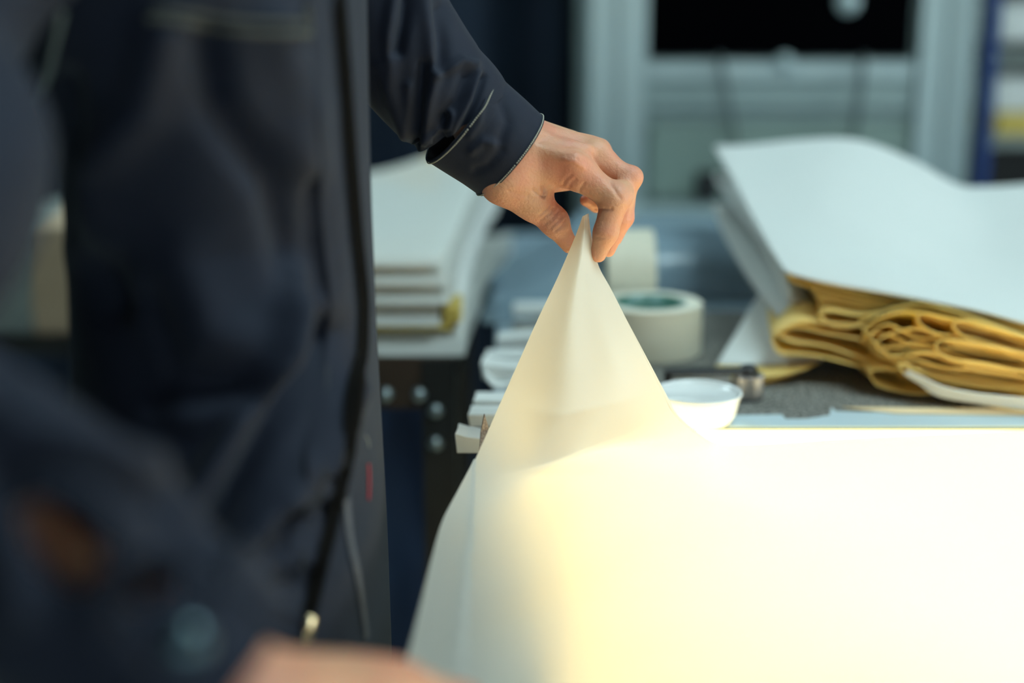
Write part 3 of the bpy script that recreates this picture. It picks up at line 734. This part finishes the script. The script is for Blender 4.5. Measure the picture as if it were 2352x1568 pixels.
# crumpled middle
cr = [((1985, 760), [(2030, 722), (2100, 712), (2200, 745), (2380, 800)], [(2040, 770), (2120, 800), (2200, 800), (2380, 830)]),
      ((2000, 772), [(2040, 740), (2110, 770), (2220, 780), (2380, 812)], [(2040, 800), (2110, 790), (2220, 822), (2380, 840)]),
      ((2012, 790), [(2050, 760), (2120, 750), (2200, 790), (2380, 826)], [(2060, 820), (2140, 812), (2230, 840), (2380, 856)]),
      ((2030, 806), [(2065, 780), (2130, 800), (2230, 800), (2380, 842)], [(2075, 836), (2140, 845), (2230, 850), (2380, 868)]),
      ((2048, 822), [(2085, 800), (2150, 812), (2240, 838), (2380, 858)], [(2095, 846), (2160, 862), (2250, 868), (2380, 882)]),
      ((2066, 834), [(2105, 822), (2180, 842), (2260, 850), (2380, 874)], [(2110, 856), (2180, 872), (2260, 882), (2380, 894)]),
      ((2108, 722), [(2130, 716), (2180, 726), (2260, 742), (2380, 790)], [(2118, 748), (2160, 770), (2240, 778), (2380, 812)]),
      ((2190, 740), [(2215, 732), (2260, 745), (2300, 760), (2380, 786)], [(2200, 762), (2240, 790), (2300, 800), (2380, 828)]),
      ((2150, 790), [(2170, 776), (2220, 780), (2290, 800), (2380, 820)], [(2160, 812), (2200, 830), (2270, 836), (2380, 850)])]
lab = ['at the upper left of the crumpled middle', 'second down on the left of the crumpled middle', 'third down in the crumpled middle', 'fourth down in the crumpled middle', 'fifth down in the crumpled middle',
       'at the bottom of the crumpled middle', 'with the dark hollow just under the arch', 'near the right frame edge below the arch', 'with the short fold in the centre of the crumple']
for i, (tp, up, lo) in enumerate(cr):
    fold(tp, up, lo, 1.468-.004*(i % 3)+(-.012 if i > 5 else 0), (.02, -.045), 'wrinkled yellow paper '+lab[i], depth=.10, t=.0012)

# ================================================================== PERSON
# ---- far (left) hand, skin
def HP(px, py, d): return W(px, py, d)
def r_(px, d=1.2): return px/FPX*d
H = []
def seg(a, b, ra, rb, k=.006): H.append((HP(*a), HP(*b), r_(ra), r_(rb), k))
# forearm, wrist, palm
seg((1085, 260, 1.17), (1165, 345, 1.195), 62, 62, .01)
seg((1120, 320, 1.18), (1160, 395, 1.19), 48, 44, .02)
seg((1185, 325, 1.205), (1300, 352, 1.215), 56, 36, .02)
seg((1205, 325, 1.215), (1350, 345, 1.228), 44, 26, .02)
seg((1210, 330, 1.225), (1365, 358, 1.245), 38, 24, .02)
seg((1180, 370, 1.195), (1300, 385, 1.195), 55, 37, .02)
seg((1155, 405, 1.19), (1228, 445, 1.20), 47, 26, .02)
seg((1240, 420, 1.215), (1330, 405, 1.225), 26, 30, .012)
# index
seg((1290, 378, 1.19), (1330, 396, 1.188), 40, 38, .012)
seg((1330, 396, 1.188), (1412, 458, 1.184), 37, 30, .008)
seg((1412, 459, 1.184), (1391, 535, 1.187), 32, 27, .006)
seg((1391, 535, 1.187), (1374, 584, 1.192), 26.5, 18.5, .005)
# middle
seg((1345, 350, 1.21), (1380, 365, 1.208), 27, 27, .012)
seg((1380, 364, 1.208), (1440, 412, 1.206), 28, 28, .008)
seg((1441, 414, 1.206), (1424, 505, 1.208), 27.5, 24, .004)
seg((1424, 505, 1.208), (1397, 574, 1.211), 23, 16.5, .004)
# ring
seg((1355, 338, 1.232), (1378, 345, 1.234), 17, 20, .010)
seg((1375, 348, 1.234), (1440, 425, 1.232), 24, 25, .006)
seg((1440, 425, 1.232), (1434, 500, 1.232), 24, 22, .004)
seg((1434, 500, 1.232), (1414, 549, 1.232), 21, 15, .004)
# little finger, curled towards the palm
seg((1350, 352, 1.252), (1400, 430, 1.256), 21, 20, .006)
seg((1400, 430, 1.256), (1370, 470, 1.252), 19, 17, .004)
seg((1370, 470, 1.252), (1345, 460, 1.245), 17, 14, .004)
# thumb
seg((1165, 425, 1.19), (1222, 466, 1.20), 42, 35, .015)
seg((1222, 466, 1.20), (1274, 512, 1.208), 34, 30, .010)
seg((1274, 512, 1.208), (1308, 562, 1.214), 30, 20, .006)
# knuckle bumps and tendons
for (a, rr) in (((1322, 372, 1.178), 20), ((1428, 440, 1.19), 24), ((1456, 402, 1.206), 15), ((1368, 338, 1.205), 15), ((1382, 338, 1.226), 10), ((1271, 500, 1.205), 22)):
    H.append((HP(*a), HP(a[0]+2, a[1]+2, a[2]), r_(rr), r_(rr), .010))
for (a, b) in (((1220, 335, 1.180), (1315, 366, 1.172)), ((1225, 310, 1.186), (1350, 340, 1.190)), ((1225, 295, 1.195), (1370, 330, 1.213))):
    H.append((HP(*a), HP(*b), r_(7), r_(7), .012))
V, F = implicit(H, .0013)
# skin creases: thin grooves carved over the thumb joint and finger joints, web folds
me = bpy.data.meshes.new('hand'); me.from_pydata(V.tolist(), [], F.tolist()); me.update()
cre = []
for (x, y, dx, dy, L_) in ((1262, 487, .72, -.69, 30), (1272, 495, .72, -.69, 32), (1282, 505, .70, -.71, 30), (1291, 515, .70, -.7, 26), (1254, 480, .75, -.66, 22)):
    cre.append(([(x-dx*L_*.9, y-dy*L_*.9), (x, y+3), (x+dx*L_*.45, y+dy*L_*.45)], 2.6, -.0009))
cre += [([(1246, 428), (1250, 440), (1248, 450)], 4, -.002), ([(1225, 436), (1238, 446), (1250, 452)], 3, -.0013),
        ([(1293, 424), (1300, 412), (1312, 402)], 3.5, -.0010), ([(1305, 432), (1312, 420), (1322, 412)], 3.5, -.0010), ([(1330, 445), (1333, 432), (1342, 420)], 3, -.0010),
        ([(1366, 481), (1385, 481), (1405, 480)], 3.2, -.0014), ([(1296, 366), (1318, 370), (1340, 384)], 5, .0010), ([(1353, 352), (1380, 390), (1425, 455)], 5, -.0010),
        ([(1370, 545), (1385, 547), (1400, 543)], 3, -.0006), ([(1240, 322), (1262, 312), (1290, 312)], 9, -.0012), ([(1170, 440), (1210, 450)], 6, -.0008)]
folds(me, cre)
hv = [v.co.copy() for v in me.vertices]; hf = [tuple(p.vertices) for p in me.polygons]
body = MB(); body.add(hv, hf)
# ---- near (right) hand, cropped by the frame
H = []
def seg2(a, b, ra, rb, k=.02): H.append((HP(*a), HP(*b), ra, rb, k))
seg2((290, 1470, .628), (600, 1700, .66), .027, .030)
seg2((290, 1470, .628), (590, 1640, .665), .026, .027)
seg2((600, 1730, .645), (830, 1680, .70), .033, .026)
seg2((610, 1680, .66), (860, 1640, .73), .028, .022)
seg2((590, 1775, .63), (800, 1755, .68), .028, .022)
seg2((640, 1640, .69), (800, 1605, .745), .024, .020)
Z = .9
def tb_(px, py, dz=.014):
    q = T(px, py, .903); q.z += dz; return q
def segw(a, b, ra, rb, k=.008): H.append((a, b, ra, rb, k))
k1 = HP(860, 1640, .735); k2 = HP(850, 1690, .71); k3 = HP(825, 1740, .685); k4 = HP(800, 1790, .66)
for kk, dst, ln in ((k1, Vector((.075, .045, 0)), 1), (k2, Vector((.085, .02, 0)), 1.08), (k3, Vector((.085, -.005, 0)), 1), (k4, Vector((.07, -.03, 0)), .8)):
    z0 = kk.z; a = kk; b = a+dst*.55*ln+Vector((0, 0, -.012)); c = b+dst*.35*ln+Vector((0, 0, -.02)); d = c+dst*.25*ln+Vector((0, 0, -.016))
    b.z = max(b.z, .925); c.z = max(c.z, .914); d.z = max(d.z, .9125)
    segw(a, b, .0125, .0105, .012); segw(b, c, .0105, .0095); segw(c, d, .0092, .0078)
k5 = HP(690, 1610, .70)
segw(k5, k5+Vector((.045, .04, -.015)), .0155, .0125, .02); segw(k5+Vector((.045, .04, -.015)), k5+Vector((.08, .055, -.03)), .012, .009)
V, F = implicit(H, .0024); body.add(V.tolist(), F.tolist())
# ---- torso, head, legs (mostly inside the clothing)
H = []
TC = Vector((-.222, 1.02, 0))
def s3(a, b, ra, rb, k=.05): H.append((Vector(a), Vector(b), ra, rb, k))
cx, cy = TC.x, TC.y
s3((cx+.02, cy-.07, 1.0), (cx+.01, cy-.08, 1.38), .062, .072); s3((cx+.02, cy+.07, 1.0), (cx+.01, cy+.08, 1.38), .062, .072)
s3((cx, cy, 1.45), (cx+.02, cy, 1.58), .055, .055); s3((cx+.03, cy, 1.68), (cx+.02, cy, 1.74), .078, .092, .03)
s3((cx+.085, cy, 1.635), (cx+.05, cy, 1.66), .032, .05, .03); s3((cx+.115, cy, 1.69), (cx+.13, cy, 1.672), .008, .013, .012)
s3((cx+.12, cy-.03, 1.70), (cx+.115, cy-.03, 1.70), .012, .012, .01); s3((cx+.12, cy+.03, 1.70), (cx+.115, cy+.03, 1.70), .012, .012, .01)
s3((cx+.02, cy-.098, 1.685), (cx+.01, cy-.098, 1.665), .016, .012, .01); s3((cx+.02, cy+.098, 1.685), (cx+.01, cy+.098, 1.665), .016, .012, .01)
for sg in (-1, 1): s3((cx, cy+sg*.08, .95), (cx, cy+sg*.1, .5), .075, .05); s3((cx, cy+sg*.1, .5), (cx-.01, cy+sg*.1, .09), .05, .035)
SHn = Vector((cx, cy-.17, 1.44)); ELn = W(-450, 900, .63); WRn = HP(290, 1470, .628)
SHf = Vector((cx, cy+.17, 1.44)); ELf = Vector((-.20, 1.20, 1.36)); WRf = HP(1085, 260, 1.17)
s3(SHn+Vector((0, .06, -.03)), W(-240, 60, .73), .04, .04); s3(W(-240, 60, .73), W(-200, 380, .66), .04, .042); s3(W(-200, 380, .66), ELn, .042, .036); s3(ELn, WRn, .034, .026); s3(SHf, ELf, .045, .036); s3(ELf, WRf, .034, .024)
V, F = implicit(H, .009, .03); body.add(V.tolist(), F.tolist())
me = body.mesh('person'); me.materials.append(M['skin'])
person = obj('person', me)
tag(person, 'person in dark navy work jacket standing at the table, lifting a film corner', 'person')
sm = person.modifiers.new('smooth', 'CORRECTIVE_SMOOTH') if 0 else None
# hair
G = []
for i in range(20):
    th = math.pi*.56*i/19
    G.append([Vector((cx+.012+.102*math.sin(th)*math.cos(p)-(.02 if math.cos(p) > .3 else 0)*math.sin(th), cy+.097*math.sin(th)*math.sin(p), 1.735+.105*math.cos(th))) for p in np.linspace(0, 2*math.pi, 41)])
o = MB().grid(G).build('hair', 'hair', person, True); thick(o, .006)

# ---- jacket torso
jk_rows = []
NTH = 300
zl = np.linspace(.76, 1.50, 190)
def prof(z):
    # half thickness, half width, centre x
    a = np.interp(z, [.76, .9, 1.05, 1.2, 1.32, 1.42, 1.47, 1.50], [.128, .118, .104, .102, .115, .118, .09, .06])
    b = np.interp(z, [.76, .86, .95, 1.05, 1.15, 1.25, 1.35, 1.42, 1.47, 1.50], [.285, .262, .222, .178, .163, .188, .222, .20, .14, .07])
    f = np.interp(z, [.76, .9, 1.05, 1.2, 1.32, 1.42, 1.5], [-.098, -.099, -.102, -.104, -.104, -.108, -.15])
    return a, b, f-a
G = []
for t in np.linspace(0, 2*math.pi, NTH, endpoint=False):
    row = []
    for z in zl:
        a, b, c = prof(z); ct, st = math.cos(t), math.sin(t); e = .88
        x = c+a*math.copysign(abs(ct)**e, ct); y = cy+b*math.copysign(abs(st)**e, st)
        row.append(Vector((x, y, z)))
    G.append(row)
b = MB().grid(G, closed=True)
me = b.mesh('jacket'); 
import bmesh
bm = bmesh.new(); bm.from_mesh(me); bmesh.ops.recalc_face_normals(bm, faces=bm.faces); bm.to_mesh(me); bm.free()
TF = [  # crease lines: (polyline in photo coords used as a guide, width, depth)
 ([(370, 80), (330, 250), (200, 400), (190, 560)], 60, .014), ([(480, 100), (500, 250), (640, 420), (690, 640)], 45, -.016),
 ([(640, 60), (700, 260), (690, 380)], 50, .008), ([(720, 430), (740, 650), (720, 800)], 22, -.006),

 ([(690, 640), (640, 820), (540, 980), (430, 1180)], 34, .020), ([(760, 760), (660, 940), (560, 1100), (470, 1250)], 32, -.018),
 ([(800, 900), (720, 1060), (600, 1190), (520, 1290)], 36, .017), ([(740, 1170), (680, 1190), (640, 1210)], 16, -.008),
 ([(770, 1120), (700, 1150), (640, 1160)], 20, .005), ([(690, 1330), (640, 1350), (600, 1380)], 18, -.006), ([(720, 1280), (640, 1290), (520, 1340)], 26, .006),
 ([(240, 620), (260, 760), (350, 930)], 50, -.010), ([(330, 950), (450, 960), (520, 930)], 34, .007), ([(140, 200), (170, 500), (230, 700)], 40, -.012),
 ([(420, 600), (480, 760), (600, 800)], 70, .008), ([(340, 700), (400, 860), (560, 900)], 50, -.010)]
folds(me, TF)
co = np.empty(len(me.vertices)*3); me.vertices.foreach_get('co', co); co = co.reshape(-1, 3)
me.materials.append(M['navy'])
jacket = obj('jacket', me, None, person)
bm = bmesh.new(); bm.from_mesh(me); bvh = BVHTree.FromBMesh(bm); bm.free()
def onj(px, py, lift=.001):
    o_ = Vector((0, 0, CAMZ)); d_ = ray(px, py).normalized(); hit = bvh.ray_cast(o_, d_)
    st_ = 3 if px < 400 else -3; k_ = 0
    while hit[0] is None and k_ < 150: k_ += 1; px += st_; d_ = ray(px, py).normalized(); hit = bvh.ray_cast(o_, d_)
    return hit[0]+hit[1]*lift*(1 if hit[1].dot(d_) < 0 else -1), (hit[1] if hit[1].dot(d_) < 0 else -hit[1])
def strip(line, w, lift, name, m, par, n=120, th=.0012):
    """band following the jacket surface"""
    pts = crom([Vector((x, y, 0)) for x, y in line], n); L1 = []
    c = [onj(p[0], p[1], lift) for p in pts]; G = []
    for _ in range(6):
        c = [c[0]]+[((c[i-1][0]+c[i][0]*2+c[i+1][0])/4, (c[i-1][1]+c[i][1]*2+c[i+1][1]).normalized()) for i in range(1, n-1)]+[c[-1]]
    for i in range(n):
        t = (c[min(i+1, n-1)][0]-c[max(i-1, 0)][0]).normalized(); s = t.cross(c[i][1]).normalized()
        G.append([c[i][0]-s*w, c[i][0]-s*w*.4+c[i][1]*th, c[i][0]+s*w*.4+c[i][1]*th, c[i][0]+s*w])
    o = MB().grid(G).build(name, m, par, True); return o, c
zl_ = [(768, -20), (782, 150), (796, 350), (812, 550), (826, 700), (822, 820), (806, 950), (788, 1060), (760, 1180), (730, 1300), (702, 1412)]
zp, zc = strip(zl_, .0075, .003, 'zipper', 'zip', jacket, th=.0025)
# placket flap bordering the zip on the wearer's near side
strip([(x-46, y) for x, y in zl_], .012, .0005, 'placket', 'navy', jacket, th=.0015)
# zip teeth
b = MB(); cc = crom([c[0]+c[1]*.0028 for c in zc], 300)
nn_ = [zc[int(i*119/299)][1] for i in range(300)]
for i in range(0, 300, 1):
    t = (Vector(cc[min(i+1, 299)])-Vector(cc[max(i-1, 0)])).normalized(); s = t.cross(nn_[i]).normalized(); q = Vector(cc[i]); nrm = nn_[i]
    vs = [q+s*a_*.0022+t*b_*.0005+nrm*c_ for a_ in (-1, 1) for b_ in (-1, 1) for c_ in (0, .0012)]
    b.add(vs, [(0, 1, 3, 2), (4, 6, 7, 5), (0, 4, 5, 1), (2, 3, 7, 6), (1, 5, 7, 3)])
tz = b.build('zip_teeth', 'zip', jacket); tz['kind'] = 'stuff'
# zip pull
q, nq = zc[-1]
dn = (zc[-1][0]-zc[-6][0]).normalized(); sd = dn.cross(nq).normalized()
pc_ = onj(699, 1440, .004)[0]
G = []
for i in range(14):
    th = math.pi*i/13
    G.append([pc_+dn*(-.0098*math.cos(th))+(sd*.0052*math.cos(p)+nq*.003*math.sin(p))*math.sin(th)*(1.15-.35*i/13) for p in np.linspace(0, 2*math.pi, 21)])
MB().grid(G).build('zip_pull', 'brass', jacket, True)['label'] = 'shiny brass zip pull'
# stitched seams and webbing near the zip
def stitch(line, name='stitching', m='thread', r=.0006, par=jacket, on=onj, n=200, dash=True):
    pts = crom([Vector((x, y, 0)) for x, y in line], n); b = MB()
    P = [on(p[0], p[1], .0012)[0] for p in pts]
    for i in range(0, n-2, 3 if dash else 2): b.tube([P[i], P[i+1], P[i+2]], r, 5)
    return b.build(name, m, par, True)
stitch([(350, 22), (450, 28), (560, 45), (700, 50)], m='darkthread', r=.0016, dash=False)
stitch([(340, 45), (450, 55), (560, 75), (710, 80)], m='darkthread', r=.0022, dash=False)
stitch([(700, 10), (706, 50), (708, 85)], m='darkthread', r=.0018, dash=False)
stitch([(752, 800), (740, 1100), (700, 1250), (676, 1400)], m='darkthread')
strip([(792, 1140), (800, 1230), (822, 1340), (838, 1460)], .005, .0015, 'webbing', 'webbing', jacket, 60)
strip([(150, 20), (125, 130), (95, 230)], .002, .002, 'pocket_piping', 'greyboard', jacket, 40)
stitch([(82, 246), (90, 258)], m='red', r=.0022, n=8, dash=False)
o_ = stitch([(843, 1065), (844, 1110), (843, 1150)], name='bar_tack', m='red', r=.0009, n=40, dash=False)
stitch([(836, 1000), (842, 1012), (845, 1030)], name='bar_tack', m='thread', r=.0004, n=20)
# welt pocket panel top
# collar
G = []
for t in np.linspace(0, 2*math.pi, 60, endpoint=False):
    G.append([Vector((cx+.01+.075*math.cos(t), cy+.075*math.sin(t), 1.48)), Vector((cx+.01+.08*math.cos(t), cy+.08*math.sin(t), 1.52)), Vector((cx+.01+.072*math.cos(t), cy+.072*math.sin(t), 1.56))])
o = MB().grid(G, closed=True).build('collar', 'navy', jacket, True); thick(o, .004)

# ---- sleeves
def sleeve(axis, rad, nl, nt, ridges, name='sleeve', m='navy', par=jacket, wob=.0, th=0, squash=None):
    C = [Vector(p) for p in crom(axis, nl)]
    rr = np.interp(np.linspace(0, 1, nl), np.linspace(0, 1, len(rad)), rad)
    b = MB(); rings = []; up = None
    for i, p in enumerate(C):
        t = (C[min(i+1, nl-1)]-C[max(i-1, 0)]).normalized()
        if up is None: up = Vector((0, -1, 0)) if abs(t.y) < .9 else Vector((0, 0, 1))
        a = (up-t*up.dot(t)).normalized(); up = a; bb = t.cross(a); ring = []
        for j in range(nt):
            ph = 2*math.pi*j/nt; r0 = rr[i]*(1+wob*(math.sin(3*ph+i*.13)+.6*math.sin(5*ph-i*.21+1)))
            ring.append(p+(a*math.cos(ph)+bb*math.sin(ph))*r0)
        rings.append(ring)
    G = [[rings[i][j] for i in range(nl)] for j in range(nt)]
    me = MB().grid(G, closed=True).mesh(name)
    bm = bmesh.new(); bm.from_mesh(me); bmesh.ops.recalc_face_normals(bm, faces=bm.faces); bm.to_mesh(me); bm.free()
    if ridges: folds(me, ridges)
    me.materials.append(M[m]); o = obj(name, me, None, par)
    if th: thick(o, th, -1)
    return o
# far sleeve: measured from the edges of the cloth
SF = [([(936, -10), (928, 50), (912, 115)], 15.0, -0.0085), ([(905, -10), (893, 80), (900, 200), (935, 300)], 16.2, 0.0051),
      ([(972, 0), (985, 80), (995, 165)], 16.2, 0.0051), ([(1010, 20), (1015, 100), (1010, 165)], 17.5, -0.0059),
      ([(975, 150), (962, 230), (957, 330)], 12.5, -0.0085), ([(940, 200), (945, 290), (965, 340)], 13.8, 0.0034),
      ([(1000, 175), (985, 240), (975, 320)], 13.8, 0.0051),
      ([(1010, 170), (1035, 155), (1060, 140), (1090, 150)], 12.5, 0.0051), ([(1070, 175), (1050, 230), (1020, 270)], 15.0, -0.0051),
      ([(1098, 170), (1080, 230), (1050, 280), (1040, 325)], 10.0, 0.0034), ([(1112, 175), (1090, 235), (1062, 295), (1045, 320)], 7.5, -0.0059),
      ([(1022, 272), (1012, 310), (1020, 330)], 10.0, -0.0059), ([(1036, 262), (1030, 290), (1000, 306), (975, 312)], 8.8, 0.0051),
      ([(1010, 330), (1000, 350), (988, 365)], 8.8, -0.0043), ([(872, 150), (895, 240), (935, 310)], 15.0, 0.0026)]
ax = [SHf, Vector((-.17, 1.20, 1.40)), W(828, -95, 1.155), W(882, 38, 1.16), W(934, 120, 1.168), W(994, 197, 1.176), W(1040, 240, 1.182), W(1062, 272, 1.186)]
sleeve(ax, [.075, .066, .060, .0555, .0535, .053, .050, .0458], 300, 200, SF)
# thicken lower edge: cuff as separate tube
cuffF = sleeve([W(1056, 266, 1.185), W(1090, 292, 1.19), W(1130, 322, 1.194), W(1174, 358, 1.2)], [.0466, .0452, .0438, .0426], 60, 160,
               [([(1085, 345), (1110, 325), (1130, 330)], 12, .003), ([(1095, 390), (1120, 380), (1150, 345)], 12, -.002), ([(1150, 230), (1165, 280), (1150, 320)], 14, -.0025), ([(1110, 230), (1100, 280), (1080, 310)], 9, .002)],
               'cuff', th=.0022)
bm = bmesh.new(); bm.from_mesh(cuffF.data); bvc = BVHTree.FromBMesh(bm); bm.free()
def oncuff_ring(frac, lift, r=.0006, n=420):
    """a stitched line round the cuff at a fraction of its length"""
    me = cuffF.data; nt, nl = 160, 60; i = int(frac*(nl-1)); P = []
    for j in range(nt): 
        v = me.vertices[j*nl+i]; P.append(v.co+v.normal*lift)
    b = MB()
    Q = crom(P+[P[0]], n)
    for k in range(0, n-3, 3): b.tube([Q[k], Q[k+1], Q[k+2]], r, 5)
    return b.build('stitching', 'thread', jacket, True)
oncuff_ring(.97, .0006); oncuff_ring(.035, .0007)

# near sleeve
def cut_holes(me, polys):
    bm = bmesh.new(); bm.from_mesh(me); kill = []
    cs = np.array([f.calc_center_median()[:] for f in bm.faces]); px, _ = topx(cs); bm.faces.ensure_lookup_table()
    for f, p, c in zip(bm.faces, px, cs):
        if f.normal.dot(Vector(c)-Vector((0, 0, CAMZ))) > 0: continue
        for poly in polys:
            ins_ = False; k = len(poly)
            for i in range(k):
                (x1, y1), (x2, y2) = poly[i], poly[(i+1) % k]
                if (y1 > p[1]) != (y2 > p[1]) and p[0] < (x2-x1)*(p[1]-y1)/(y2-y1)+x1: ins_ = not ins_
            if ins_: kill.append(f); break
    bmesh.ops.delete(bm, geom=kill, context='FACES'); bm.to_mesh(me); bm.free()
SN = [([(0, 770), (200, 850), (420, 1040)], 40, .010), ([(0, 860), (160, 920), (330, 1010)], 50, -.014), ([(0, 980), (160, 1020), (330, 1060)], 45, .014),
      ([(0, 1090), (200, 1100), (380, 1150), (480, 1260)], 30, -.010), ([(250, 1160), (290, 1250), (260, 1380)], 26, .012), ([(0, 1250), (40, 1400)], 40, .012)]
ax = [SHn, W(-240, 60, .73), W(-200, 380, .66), W(-400, 640, .62), W(-560, 900, .60), W(-330, 1030, .60), W(-60, 1150, .61), W(130, 1290, .622), W(250, 1400, .630), W(400, 1525, .638)]
sn = sleeve(ax, [.08, .066, .060, .064, .064, .064, .062, .062, .060, .056], 260, 160, SN, wob=.02)
cut_holes(sn.data, [[(30, 1165), (100, 1128), (200, 1140), (255, 1195), (264, 1270), (236, 1335), (160, 1358), (95, 1300)],
    [(285, 1385), (288, 1325), (345, 1285), (430, 1293), (405, 1345), (330, 1392)]])
# near cuff: unbuttoned band with a slit, a tab and a snap
def cuff_near():
    A0, A1 = W(345, 1478, .634), W(470, 1580, .640); ax_ = (A1-A0).normalized()
    up = Vector((0, -1, 0)); a = (up-ax_*up.dot(ax_)).normalized(); bvec = ax_.cross(a)
    nt, nl = 180, 30; G = []
    for j in range(nt):
        ph = math.pi*2*j/(nt-1); row = []
        for i in range(nl):
            u = i/(nl-1); r0 = .060-.006*u
            row.append(A0+(A1-A0)*u+(a*math.cos(ph)+bvec*math.sin(ph))*r0)
        G.append(row)
    o = MB().grid(G).build('cuff', 'navy', jacket, True); thick(o, .003, 0)
    return A0, A1, a, bvec, ax_
A0, A1, av, bv, axn = cuff_near()
# placket opening edges: two folded lips around dark gaps with skin seen inside
lip = [W(20, 1150, .545), W(90, 1120, .543), W(180, 1125, .543), W(250, 1180, .545), W(272, 1270, .545), W(240, 1360, .548), W(250, 1450, .55), W(330, 1540, .553)]
MB().tube([Vector(p) for p in crom(lip, 60)], [.0075]*60, 14, flat=.6).build('placket_edge', 'navy', jacket, True)
lip = [W(275, 1370, .545), W(300, 1310, .545), W(360, 1280, .547), W(430, 1290, .55), W(560, 1370, .56), W(660, 1450, .575)]
MB().tube([Vector(p) for p in crom(lip, 60)], [.006]*60, 14, flat=.6).build('placket_edge', 'navy', jacket, True)
sb = MB().lathe([(0, .004), (.0055, .0036), (.0075, .002), (.0085, 0), (.0085, -.002)], (0, 0, 0), 32)
o = sb.build('snap_button', 'snap', jacket, True); pb = W(430, 1470, .562); 
nrm = (Vector((0, 0, CAMZ))-pb).normalized(); me = o.data
rot = Vector((0, 0, 1)).rotation_difference((nrm+Vector((.1, .1, .3))).normalized()).to_matrix()
for v in me.vertices: v.co = rot@v.co+pb
o['label'] = 'metal snap button on the near cuff'
# trousers and shoes
for sg in (-1, 1):
    G = []
    for t in np.linspace(0, 2*math.pi, 48, endpoint=False):
        G.append([Vector((cx-.005+r0*math.cos(t)+.004*math.sin(z*40+t*3), cy+sg*(.095 if z < .8 else .085)+r0*math.sin(t), z)) for z, r0 in zip(np.linspace(.04, .95, 30), np.linspace(.075, .108, 30))])
    MB().grid(G, closed=True).build('trouser_leg', 'bluecloth', person, True)
    b = MB()
    G = []
    for u in np.linspace(0, 1, 16):
        x = cx-.1+u*.3; w_ = .045*math.sin(math.pi*min(max(u*.92+.06, 0), 1))**.45; h = .10*(1-u)**.8+.035
        G.append([Vector((x, cy+sg*.1+w_*math.cos(p), .002+h*.5+h*.5*math.sin(p))) for p in np.linspace(0, 2*math.pi, 25)])
    b.grid(G); o = b.build('shoe', 'black', person, True)
